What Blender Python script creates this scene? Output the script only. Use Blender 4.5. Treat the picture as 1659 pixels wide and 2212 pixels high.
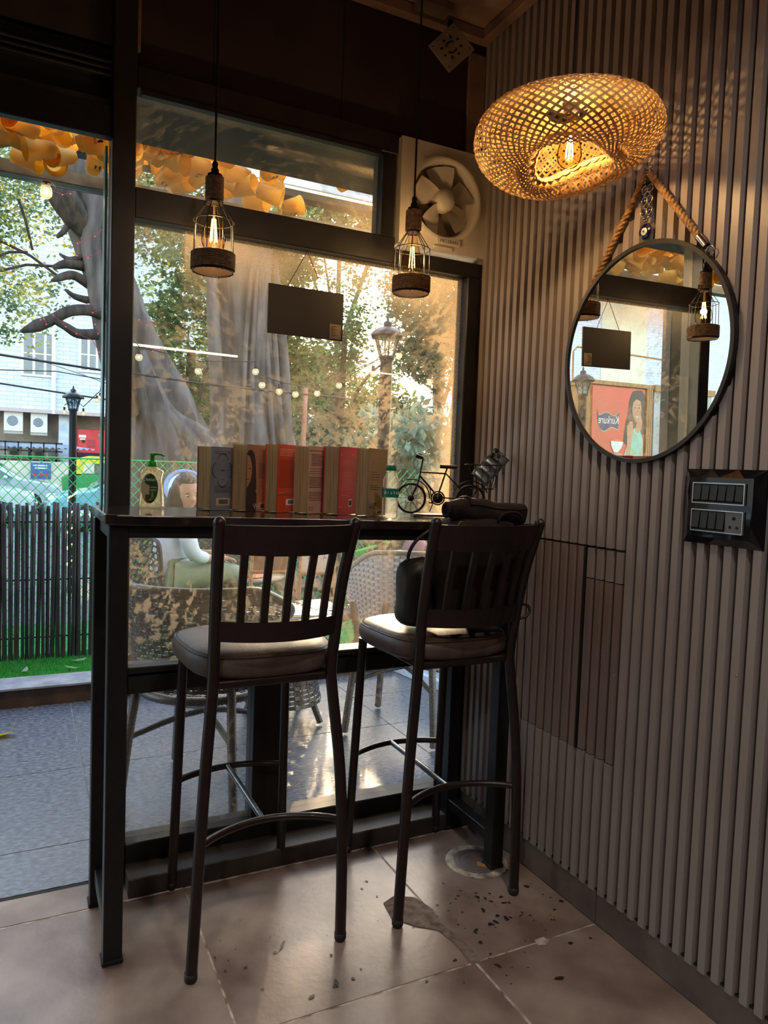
import bpy, math, random
import numpy as np
from mathutils import Vector, Matrix, Euler
from math import sin, cos, pi, radians, sqrt
random.seed(7); np.random.seed(7)
for o in list(bpy.data.objects): bpy.data.objects.remove(o)
S = bpy.context.scene
COL = S.collection

# ------------------------------------------------------------------ camera
CAM = Vector((-1.415, -2.18, 1.225)); FPX = 1570.0; CX, CY = 829.5, 1106.0
_ya, _pi, _ro = radians(26.48), radians(-3.385), radians(2.1)
_f = Vector((sin(_ya)*cos(_pi), cos(_ya)*cos(_pi), sin(_pi)))
_r = Vector((cos(_ya), -sin(_ya), 0)); _u = _r.cross(_f)
_r2 = _r*cos(_ro)+_u*sin(_ro); _u2 = -_r*sin(_ro)+_u*cos(_ro)
cd = bpy.data.cameras.new('camera'); cam = bpy.data.objects.new('camera', cd); COL.objects.link(cam)
cam.matrix_world = Matrix(((_r2.x, _u2.x, -_f.x, CAM.x), (_r2.y, _u2.y, -_f.y, CAM.y), (_r2.z, _u2.z, -_f.z, CAM.z), (0, 0, 0, 1)))
cd.sensor_fit = 'HORIZONTAL'; cd.sensor_width = 36; cd.lens = FPX/1659*36; cd.clip_start = .02; cd.clip_end = 300
S.camera = cam
def at(px, py, **k):
    """the point where the sight line through a photo pixel meets the plane x/y/z = value"""
    d = _r2*((px-CX)/FPX) - _u2*((py-CY)/FPX) + _f
    a, v = list(k.items())[0]; i = 'xyz'.index(a)
    return CAM + d*((v-CAM[i])/d[i])

# ------------------------------------------------------------------ world, sun, exposure
SUN_EL, SUN_AZ = radians(12.2), radians(24.2)
W = bpy.data.worlds.new('sky'); S.world = W; W.use_nodes = True
nt = W.node_tree; nt.nodes.clear()
wo = nt.nodes.new('ShaderNodeOutputWorld'); bg = nt.nodes.new('ShaderNodeBackground'); sk = nt.nodes.new('ShaderNodeTexSky')
sk.sky_type = 'NISHITA'; sk.sun_disc = False; sk.sun_elevation = radians(24); sk.sun_rotation = SUN_AZ; sk.air_density = 1.6; sk.dust_density = 1.2
bg.inputs['Strength'].default_value = .62
nt.links.new(sk.outputs[0], bg.inputs[0]); nt.links.new(bg.outputs[0], wo.inputs[0])
sl = bpy.data.lights.new('sun', 'SUN'); sl.energy = 10.0; sl.angle = radians(.8); sl.color = (1, .72, .42)
so = bpy.data.objects.new('sun', sl); COL.objects.link(so)
_sd = Vector((sin(SUN_AZ)*cos(SUN_EL), cos(SUN_AZ)*cos(SUN_EL), sin(SUN_EL)))
so.rotation_euler = _sd.to_track_quat('Z', 'Y').to_euler(); so.location = (4, 9, 4)
S.view_settings.view_transform = 'Standard'; S.view_settings.look = 'None'
S.view_settings.exposure = 0.62; S.view_settings.gamma = 1.0; S.view_settings.use_curve_mapping = False
S.cycles.max_bounces = 10; S.cycles.transparent_max_bounces = 24; S.cycles.caustics_reflective = False; S.cycles.caustics_refractive = False
S.cycles.use_denoising = True; S.cycles.sample_clamp_indirect = 4.0

# ------------------------------------------------------------------ helpers
def srgb(r, g, b):
    c = lambda v: (v/255)/12.92 if v/255 <= .04045 else ((v/255+.055)/1.055)**2.4
    return (c(r), c(g), c(b), 1)
MATS = {}
def mat(name, col, rough=.6, metal=0., col2=None, scale=20., detail=4., bump=0., bscale=None, spec=.5, emit=0., stretch=None, coat=0., trans=0., sss=None, contrast=(.35, .65)):
    if name in MATS: return MATS[name]
    m = bpy.data.materials.new(name); MATS[name] = m; m.use_nodes = True
    t = m.node_tree; p = t.nodes['Principled BSDF']; L = t.links.new
    p.inputs['Base Color'].default_value = col; p.inputs['Roughness'].default_value = rough; p.inputs['Metallic'].default_value = metal
    p.inputs['Specular IOR Level'].default_value = spec; p.inputs['Coat Weight'].default_value = coat
    tc = t.nodes.new('ShaderNodeTexCoord'); mp = t.nodes.new('ShaderNodeMapping'); L(tc.outputs['Object'], mp.inputs[0])
    if stretch: mp.inputs['Scale'].default_value = stretch
    n = t.nodes.new('ShaderNodeTexNoise'); n.inputs['Scale'].default_value = scale; n.inputs['Detail'].default_value = detail; L(mp.outputs[0], n.inputs['Vector'])
    cr = t.nodes.new('ShaderNodeValToRGB'); L(n.outputs['Fac'], cr.inputs[0])
    c2 = col2 or tuple(v*.82 for v in col[:3])+(1,)
    cr.color_ramp.elements[0].color = c2; cr.color_ramp.elements[1].color = col
    cr.color_ramp.elements[0].position = contrast[0]; cr.color_ramp.elements[1].position = contrast[1]
    L(cr.outputs[0], p.inputs['Base Color'])
    if bump:
        b = t.nodes.new('ShaderNodeBump'); b.inputs['Strength'].default_value = min(1, bump); b.inputs['Distance'].default_value = .004
        if bscale:
            n2 = t.nodes.new('ShaderNodeTexNoise'); n2.inputs['Scale'].default_value = bscale; n2.inputs['Detail'].default_value = 5; L(mp.outputs[0], n2.inputs['Vector']); L(n2.outputs['Fac'], b.inputs['Height'])
        else: L(n.outputs['Fac'], b.inputs['Height'])
        L(b.outputs[0], p.inputs['Normal'])
    if emit:
        p.inputs['Emission Color'].default_value = col; p.inputs['Emission Strength'].default_value = emit
    if trans:      # thin translucent sheet (leaf, paper, cane)
        tr = t.nodes.new('ShaderNodeBsdfTranslucent'); L(cr.outputs[0], tr.inputs[0]); mx = t.nodes.new('ShaderNodeMixShader'); mx.inputs[0].default_value = trans
        L(p.outputs[0], mx.inputs[1]); L(tr.outputs[0], mx.inputs[2]); L(mx.outputs[0], t.nodes['Material Output'].inputs[0])
    return m
def glow(name, col, strength):
    m = bpy.data.materials.new(name); m.use_nodes = True; t = m.node_tree; t.nodes.clear()
    e = t.nodes.new('ShaderNodeEmission'); o = t.nodes.new('ShaderNodeOutputMaterial'); e.inputs[0].default_value = col; e.inputs[1].default_value = strength
    t.links.new(e.outputs[0], o.inputs[0]); return m
def clear(name, tint=(1, 1, 1, 1), gloss=.12, rough=.02, fres=1.35, body=0., bodycol=(1, 1, 1, 1)):
    """see-through plastic or thin glass: transparent, fresnel gloss, optionally a little milky body"""
    m = bpy.data.materials.new(name); m.use_nodes = True; t = m.node_tree; t.nodes.clear(); L = t.links.new
    o = t.nodes.new('ShaderNodeOutputMaterial'); tr = t.nodes.new('ShaderNodeBsdfTransparent'); tr.inputs[0].default_value = tint
    gl = t.nodes.new('ShaderNodeBsdfGlossy'); gl.inputs['Roughness'].default_value = rough
    fr = t.nodes.new('ShaderNodeLayerWeight'); fr.inputs['Blend'].default_value = gloss
    mx = t.nodes.new('ShaderNodeMixShader'); L(fr.outputs['Fresnel'], mx.inputs[0]); L(tr.outputs[0], mx.inputs[1]); L(gl.outputs[0], mx.inputs[2])
    last = mx
    if body:
        tl = t.nodes.new('ShaderNodeBsdfTranslucent'); tl.inputs[0].default_value = bodycol
        m2 = t.nodes.new('ShaderNodeMixShader'); m2.inputs[0].default_value = body; L(mx.outputs[0], m2.inputs[1]); L(tl.outputs[0], m2.inputs[2]); last = m2
    L(last.outputs[0], o.inputs[0]); return m

class MB:
    def __init__(s): s.v = []; s.f = []; s.m = []; s.sm = []
    def add(s, vs, fs, m=0, smooth=False):
        b = len(s.v); s.v += [tuple(p) for p in vs]
        for f in fs: s.f.append(tuple(i+b for i in f)); s.m.append(m); s.sm.append(smooth)
        return s
    def box(s, x0, x1, y0, y1, z0, z1, m=0, M=None, c=0.):
        if c:   # chamfered along vertical/long edges in all directions: 24 verts
            vs = []; 
            for ix, x in ((-1, x0), (1, x1)):
                for iy, y in ((-1, y0), (1, y1)):
                    for iz, z in ((-1, z0), (1, z1)):
                        vs += [(x, y-iy*c, z-iz*c), (x-ix*c, y, z-iz*c), (x-ix*c, y-iy*c, z)]
            I = lambda a, b, d, k: (a*4+b*2+d)*3+k
            fs = [[I(0,0,0,0), I(0,0,1,0), I(0,1,1,0), I(0,1,0,0)], [I(1,0,0,0), I(1,1,0,0), I(1,1,1,0), I(1,0,1,0)],
                  [I(0,0,0,1), I(1,0,0,1), I(1,0,1,1), I(0,0,1,1)], [I(0,1,0,1), I(0,1,1,1), I(1,1,1,1), I(1,1,0,1)],
                  [I(0,0,0,2), I(0,1,0,2), I(1,1,0,2), I(1,0,0,2)], [I(0,0,1,2), I(1,0,1,2), I(1,1,1,2), I(0,1,1,2)]]
            for a in (0, 1):
                for b in (0, 1):
                    fs += [[I(a,b,0,0), I(a,b,1,0), I(a,b,1,1), I(a,b,0,1)], [I(a,0,b,0), I(a,1,b,0), I(a,1,b,2), I(a,0,b,2)], [I(0,a,b,1), I(1,a,b,1), I(1,a,b,2), I(0,a,b,2)]]
                    for d in (0, 1): fs.append([I(a,b,d,0), I(a,b,d,1), I(a,b,d,2)])
        else:
            vs = [(x, y, z) for x in (x0, x1) for y in (y0, y1) for z in (z0, z1)]
            fs = [(0,1,3,2), (4,6,7,5), (0,4,5,1), (2,3,7,6), (0,2,6,4), (1,5,7,3)]
        if M is not None: vs = [M @ Vector(p) for p in vs]
        return s.add(vs, fs, m)
    def poly(s, pts, m=0): return s.add(pts, [tuple(range(len(pts)))], m)
    def prism(s, pts, h, m=0, M=None):
        """2-D outline in local xy extruded 0..h in z"""
        n = len(pts); vs = [(p[0], p[1], 0) for p in pts]+[(p[0], p[1], h) for p in pts]
        if M is not None: vs = [M @ Vector(p) for p in vs]
        return s.add(vs, [tuple(range(n-1, -1, -1)), tuple(range(n, 2*n))]+[(i, (i+1) % n, n+(i+1) % n, n+i) for i in range(n)], m)
    def tube(s, pts, r, n=8, closed=False, m=0, smooth=True, caps=True):
        P = [Vector(p) for p in pts]; k = len(P); R = r if isinstance(r, (list, tuple)) else [r]*k
        T = []
        for i in range(k):
            a = P[(i-1) % k] if (closed or i > 0) else P[i]; b = P[(i+1) % k] if (closed or i < k-1) else P[i]
            t = (b-a); T.append(t.normalized() if t.length > 1e-9 else Vector((0, 0, 1)))
        up = Vector((0, 0, 1)) if abs(T[0].z) < .9 else Vector((1, 0, 0)); N = (up-T[0]*up.dot(T[0])).normalized(); vs = []
        for i in range(k):
            N = N-T[i]*N.dot(T[i]); N = N.normalized() if N.length > 1e-6 else T[i].orthogonal().normalized(); B = T[i].cross(N)
            for j in range(n):
                a = 2*pi*j/n; vs.append(P[i]+(N*cos(a)+B*sin(a))*R[i])
        fs = []; rng = k if closed else k-1
        for i in range(rng):
            for j in range(n):
                i2 = (i+1) % k; fs.append((i*n+j, i*n+(j+1) % n, i2*n+(j+1) % n, i2*n+j))
        s.add(vs, fs, m, smooth)
        if caps and not closed:
            s.add(vs[:n], [tuple(range(n-1, -1, -1))], m); s.add(vs[-n:], [tuple(range(n))], m)
        return s
    def lathe(s, prof, n=16, m=0, M=None, smooth=True, a0=0, a1=2*pi):
        full = abs(a1-a0-2*pi) < 1e-6; cnt = n if full else n+1; vs = []
        for (r, z) in prof:
            for j in range(cnt):
                a = a0+(a1-a0)*j/n; vs.append((r*cos(a), r*sin(a), z))
        if M is not None: vs = [M @ Vector(p) for p in vs]
        fs = [(i*cnt+j, i*cnt+(j+1) % cnt, (i+1)*cnt+(j+1) % cnt, (i+1)*cnt+j) for i in range(len(prof)-1) for j in range(n)]
        return s.add(vs, fs, m, smooth)
    def ball(s, c, r, nu=10, nv=7, m=0, M=None):
        c = Vector(c); r = (r, r, r) if isinstance(r, (int, float)) else r
        vs = []
        for i in range(nv+1):
            t = pi*i/nv
            for j in range(nu):
                a = 2*pi*j/nu; v = Vector((r[0]*sin(t)*cos(a), r[1]*sin(t)*sin(a), r[2]*cos(t)))
                vs.append(c+(M @ v if M is not None else v))
        return s.add(vs, [(i*nu+j, (i+1)*nu+j, (i+1)*nu+(j+1) % nu, i*nu+(j+1) % nu) for i in range(nv) for j in range(nu)], m, True)
    def ring(s, c, R, r, n=24, k=6, M=None, m=0):
        c = Vector(c); M = M or Matrix.Identity(3)
        return s.tube([c+M.to_3x3() @ Vector((R*cos(2*pi*i/n), R*sin(2*pi*i/n), 0)) for i in range(n)], r, k, True, m)
    def disc(s, c, R, n=24, M=None, m=0):
        c = Vector(c); M = (M or Matrix.Identity(3)).to_3x3()
        return s.add([c+M @ Vector((R*cos(2*pi*i/n), R*sin(2*pi*i/n), 0)) for i in range(n)], [tuple(range(n))], m)
    def grid(s, fn, nu, nv, m=0, cu=False, smooth=True):
        cols = nu if cu else nu+1
        vs = [fn(i/nu, j/nv) for j in range(nv+1) for i in range(cols)]
        return s.add(vs, [(j*cols+i, j*cols+(i+1) % cols, (j+1)*cols+(i+1) % cols, (j+1)*cols+i) for j in range(nv) for i in range(nu)], m, smooth)
    def mesh(s, name, mats):
        me = bpy.data.meshes.new(name); me.from_pydata(s.v, [], s.f)
        for m in (mats if isinstance(mats, (list, tuple)) else [mats]): me.materials.append(m)
        me.polygons.foreach_set('material_index', s.m); me.polygons.foreach_set('use_smooth', s.sm); me.update(); return me
    def build(s, name, mats, parent=None, loc=None, rot=None, stuff=False):
        o = bpy.data.objects.new(name, s.mesh(name, mats)); COL.objects.link(o)
        if parent: o.parent = parent
        if loc: o.location = loc
        if rot: o.rotation_euler = rot
        if stuff: o['kind'] = 'stuff'
        return o
def inst(name, me, parent=None, loc=(0, 0, 0), rot=None, scale=None):
    o = bpy.data.objects.new(name, me); COL.objects.link(o); o.parent = parent; o.location = loc
    if rot: o.rotation_euler = rot
    if scale: o.scale = scale
    return o
def npmesh(name, verts, faces, m, parent=None, stuff=True, loc=None, smooth=False):
    me = bpy.data.meshes.new(name); k = faces.shape[1]
    me.vertices.add(len(verts)); me.vertices.foreach_set('co', verts.astype(np.float32).ravel())
    me.loops.add(faces.size); me.loops.foreach_set('vertex_index', faces.astype(np.int32).ravel())
    me.polygons.add(len(faces)); me.polygons.foreach_set('loop_start', np.arange(0, faces.size, k, dtype=np.int32))
    me.materials.append(m); me.update(calc_edges=True); me.validate()
    o = bpy.data.objects.new(name, me); COL.objects.link(o); o.parent = parent
    if loc: o.location = loc
    if stuff: o['kind'] = 'stuff'
    return o
def thing(name, label, cat, loc=(0, 0, 0), rotz=0., group=None, rot=None):
    o = bpy.data.objects.new(name, None); COL.objects.link(o); o.empty_display_size = .05
    o.location = loc; o.rotation_euler = rot or (0, 0, rotz); o['label'] = label; o['category'] = cat
    if group: o['group'] = group
    return o
def tag(o, label, cat, group=None):
    o['label'] = label; o['category'] = cat
    if group: o['group'] = group
    return o
def struct(o, label=None, cat='structure'):
    o['kind'] = 'structure'
    if label: o['label'] = label
    o['category'] = cat
    return o
def sempty(name, label, cat): return struct(thing(name, label, cat), label, cat)
def bevel(o, w=.002, seg=2):
    b = o.modifiers.new('bevel', 'BEVEL'); b.width = w; b.segments = seg; b.limit_method = 'ANGLE'; return o
def copy_tree(o, loc=None, rotz=None, label=None):
    def rec(s, p):
        c = s.copy(); COL.objects.link(c); c.parent = p
        for ch in list(s.children): rec(ch, c)
        return c
    c = rec(o, o.parent)
    if loc is not None: c.location = loc
    if rotz is not None: c.rotation_euler.z = rotz
    if label: c['label'] = label
    return c
def text(name, body, size, m, parent, loc, R=None, align='CENTER', ext=.0002, shear=0., sx=1.):
    cu = bpy.data.curves.new(name, 'FONT'); cu.body = body; cu.size = size; cu.align_x = align; cu.align_y = 'CENTER'; cu.extrude = ext; cu.shear = shear; cu.resolution_u = 3
    o = bpy.data.objects.new(name, cu); COL.objects.link(o); bpy.context.view_layer.update()
    me = bpy.data.meshes.new_from_object(o.evaluated_get(bpy.context.evaluated_depsgraph_get())); me.name = name
    bpy.data.objects.remove(o); bpy.data.curves.remove(cu); me.materials.clear(); me.materials.append(m)
    o = bpy.data.objects.new(name, me); COL.objects.link(o); o.parent = parent
    M = (R.to_4x4() if R is not None else Matrix.Identity(4)); M.translation = Vector(loc); o.matrix_local = M @ Matrix.Diagonal((sx, 1, 1, 1)); return o
def frame3(xdir, ydir):
    x = Vector(xdir).normalized(); y = Vector(ydir); y = (y-x*y.dot(x)).normalized(); z = x.cross(y)
    return Matrix(((x.x, y.x, z.x), (x.y, y.y, z.y), (x.z, y.z, z.z)))
def M4(R, loc):
    M = R.to_4x4(); M.translation = Vector(loc); return M
FRONT = frame3((1, 0, 0), (0, 0, 1))          # print facing the room (-y)
WALLR = frame3((0, -1, 0), (0, 0, 1))         # print on the right wall facing -x

# ------------------------------------------------------------------ materials
K = srgb
m_black = mat('black_metal', K(32, 31, 33), .42, .3, K(24, 23, 25), 40, bump=.08)
m_frame = mat('dark_frame', K(34, 30, 29), .45, .1, K(23, 20, 20), 14, bump=.15)
m_wallup = mat('dark_panel', K(52, 36, 38), .75, 0, K(38, 26, 29), 6, bump=.1)
m_slat = mat('slat_board', K(152, 141, 138), .40, 0, K(138, 127, 124), 9, stretch=(1, 1, .15), spec=.4)
m_groove = mat('slat_groove', K(84, 66, 62), .7, 0, K(66, 50, 47), 12)  # backing coloured darker to put the groove shade into the material
m_hatch = mat('hatch_board', K(136, 118, 111), .45, 0, K(121, 103, 97), 9, stretch=(1, 1, .2))
m_base = mat('base_tile', K(110, 98, 92), .5, 0, K(84, 72, 67), 7, 8, bump=.2)
m_ceil = mat('ceiling_board', K(168, 140, 122), .8, 0, K(140, 112, 98), 5, bump=.2)
m_trim = mat('trim_board', K(150, 122, 104), .6, 0, K(120, 94, 80), 8)
m_grout = mat('grout', K(214, 200, 184), .85, 0, K(120, 104, 92), 25, bump=.3)
m_tile = mat('floor_tile', K(160, 140, 128), .30, 0, K(112, 90, 80), 5, 10, bump=.12, bscale=60)
m_white = mat('white_paint', K(225, 225, 220), .5)
m_dark = mat('dark_void', K(14, 13, 14), .8)
m_chrome = mat('chrome', K(200, 200, 205), .15, 1)
m_jute = mat('jute_cord', K(128, 100, 72), .85, 0, K(84, 62, 42), 90, bump=.8)
m_rope = mat('rope', K(178, 136, 86), .8, 0, K(120, 86, 50), 120, bump=.8)
m_wood = mat('pale_wood', K(196, 150, 108), .6, 0, K(160, 112, 74), 10, stretch=(1, 1, 6))
m_seat = mat('brown_leather', K(92, 76, 72), .42, 0, K(78, 62, 58), 30, bump=.25, bscale=300)
m_bamboo = mat('bamboo_strip', K(222, 182, 124), .45, 0, K(178, 134, 80), 30, trans=.13)

# ------------------------------------------------------------------ the room
fl = sempty('floor', 'brown stone-look floor tiles with pale grout joints', 'floor')
MB().box(-5.2, .15, -5.2, -.0, -.06, -.0014).build('grout_bed', m_grout, fl)
XJ = [.15, -.391, -.991, -1.591, -2.191, -2.791, -3.391, -3.991, -4.591, -5.191]; YJ = [0, -.129, -.731, -1.331, -1.931, -2.531, -3.131, -3.731, -4.331, -4.931]
_tm = {}
for i in range(9):
    for j in range(9):
        w, d = XJ[i]-XJ[i+1], YJ[j]-YJ[j+1]
        key = (round(w, 3), round(d, 3))
        if key not in _tm: _tm[key] = MB().box(-w/2+.0026, w/2-.0026, -d/2+.0026, d/2-.0026, -.012, 0, c=.0012).mesh('tile', m_tile)
        inst('tile', _tm[key], fl, ((XJ[i]+XJ[i+1])/2, (YJ[j]+YJ[j+1])/2, random.uniform(-.0006, .0004)))
# broken, dirt-filled patch beside the crossing of the joints
m_dirt = mat('dirty_mortar', K(142, 124, 112), .9, 0, K(98, 84, 77), 45, bump=.9)
def blob(c, pts, z=.0012): return [(c[0]+p[0], c[1]+p[1], z) for p in pts]
MB().poly([(-.405, -.735, .0014), (-.38, -.735, .0014), (-.372, -.68, .0014), (-.38, -.62, .0014), (-.392, -.56, .0014), (-.38, -.50, .0014), (-.40, -.43, .0014), (-.45, -.40, .0014), (-.495, -.42, .0014), (-.505, -.49, .0014), (-.46, -.55, .0014), (-.415, -.585, .0014), (-.402, -.65, .0014)]).build('mortar_patch', m_dirt, fl)
MB().poly([(-.20, -.722, .0014), (-.17, -.722, .0014), (-.165, -.741, .0014), (-.185, -.752, .0014), (-.205, -.743, .0014)]).build('mortar_patch', m_grout, fl)
# spatters of tar on the tiles
m_tar = mat('tar_spot', K(38, 34, 38), .5); sp = MB()
for _ in range(120):
    cx, cy = (random.gauss(-.22, .11), random.gauss(-.58, .12)) if random.random() < .72 else (random.uniform(-1., -.45), random.uniform(-.75, -.3))
    if cx > -.01: continue
    r0 = random.choice([.0015, .002, .003, .0045, .006]); n = 7; e = random.uniform(1, 2.2); an = random.uniform(0, 3)
    sp.poly([(cx+r0*random.uniform(.6, 1.3)*(cos(2*pi*k/n)*cos(an)*e-sin(2*pi*k/n)*sin(an)), cy+r0*random.uniform(.6, 1.3)*(cos(2*pi*k/n)*sin(an)*e+sin(2*pi*k/n)*cos(an)), .0011) for k in range(n)])
sp.poly([(-.83, -.50, .0011), (-.815, -.49, .0011), (-.80, -.462, .0011), (-.81, -.47, .0011)])
sp.build('tar_spots', m_tar, fl, stuff=True)
struct(MB().box(-5.2, .2, -5.3, .04, 2.715, 2.78).build('ceiling', m_ceil), 'brown boarded ceiling', 'ceiling')

wr = sempty('wall_right', 'right wall of vertical grey-brown fluted boards', 'wall')
MB().box(.008, .2, -5.2, .04, -.06, 2.715).build('panel_backing', m_groove, wr)
def slat_mesh(z0, z1, mt, off=0.):
    # trapezoid rib: face 18 mm, slanted cheeks
    a = [(.009+off, -.0135), (-.006+off, -.0098), (-.006+off, .0098), (.009+off, .0135)]
    b = MB(); vs = [(p[0], p[1], z) for z in (z0, z1) for p in a]
    b.add(vs, [(0, 1, 5, 4), (1, 2, 6, 5), (2, 3, 7, 6), (0, 3, 2, 1), (4, 5, 6, 7)])
    return b.mesh('slat', mt)
SL = slat_mesh(.09, 2.70, m_slat); PZ0, PZ1, PZS = .457, 1.033, .943
SLa, SLb = slat_mesh(PZ1+.002, 2.70, m_slat), slat_mesh(.09, PZ0-.002, m_slat)
SLm, SLt, SLu = slat_mesh(PZ0, PZ1-.004, m_hatch, .0015), slat_mesh(PZS+.002, PZ1-.005, m_slat, .003), slat_mesh(PZ0+.001, PZS-.001, m_hatch, .003)
y = -.016; k = 0
while y > -3.6:
    if -.772 < y < -.345:
        inst('slat', SLa, wr, (0, y, 0)); inst('slat', SLb, wr, (0, y, 0))
        if y < -.62: inst('slat', SLt, wr, (0, y, 0)); inst('slat', SLu, wr, (0, y, 0))
        else: inst('slat', SLm, wr, (0, y, 0))
    else: inst('slat', SL, wr, (0, y, 0))
    y -= .0366; k += 1
MB().box(-.006, .008, -.6215, -.6185, PZ0, PZ1).build('hatch_gap', m_dark, wr)
for yy, zz in ((-.757, .89), (-.757, .70), (-1.12, .80), (-.93, .66)):
    MB().ball((-.0065, yy, zz), (.001, .0025, .0025), 8, 4).build('screw', m_chrome, wr)
bs = sempty('baseboard_right', 'grey-brown tile skirting under the fluted wall', 'baseboard')
y0 = 0.
for y1 in (-.129, -.731, -1.331, -1.931, -2.531, -3.131, -3.731, -4.331):
    MB().box(-.001, .012, y1+.001, y0-.001, .002, .092, c=.001).build('skirting_tile', m_base, bs); y0 = y1
MB().box(0, .012, -4.3, 0, .092, .098).build('skirting_top', m_dark, bs)
# window wall: dark board above, posts and rails
wb = sempty('wall_front', 'dark board wall above the windows', 'wall')
MB().box(-1.145, .2, .0, .06, 2.30, 2.78).build('upper_board', m_wallup, wb)
MB().box(-5.2, -1.205, .0, .06, 2.335, 2.78).build('upper_board', mat('olive_panel', K(60, 54, 44), .7, 0, K(48, 43, 35), 8), wb)
MB().box(-.53, -.528, -.002, 0, 2.30, 2.715).build('board_joint', m_dark, wb); MB().box(-.93, -.928, -.002, 0, 2.30, 2.715).build('board_joint', m_dark, wb)
for nm, bb in (('wall_left', (-5.3, -5.2, -5.3, .06, -.06, 2.78)), ('wall_back', (-5.3, .2, -5.3, -5.2, -.06, 2.78))):
    struct(MB().box(*bb).build(nm, m_wallup), 'dark painted wall', 'wall')
struct(MB().box(-1.144, -.0, -.035, -.002, 2.675, 2.714, c=.004).build('trim_1', m_trim), 'flat moulding where ceiling meets window wall', 'trim')
struct(MB().box(-.04, -.007, -5.2, -.036, 2.675, 2.714, c=.004).build('trim_2', m_trim), 'flat moulding where ceiling meets fluted wall', 'trim')
struct(MB().box(-.075, -.008, -.012, -.001, 2.31, 2.64, c=.002).build('trim_3', m_trim), 'upright moulding in the upper corner', 'trim')
struct(MB().box(-1.147, -1.133, -.014, -.002, 2.34, 2.70, c=.002).build('trim_4', m_trim), 'thin upright moulding beside the post', 'trim')

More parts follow.
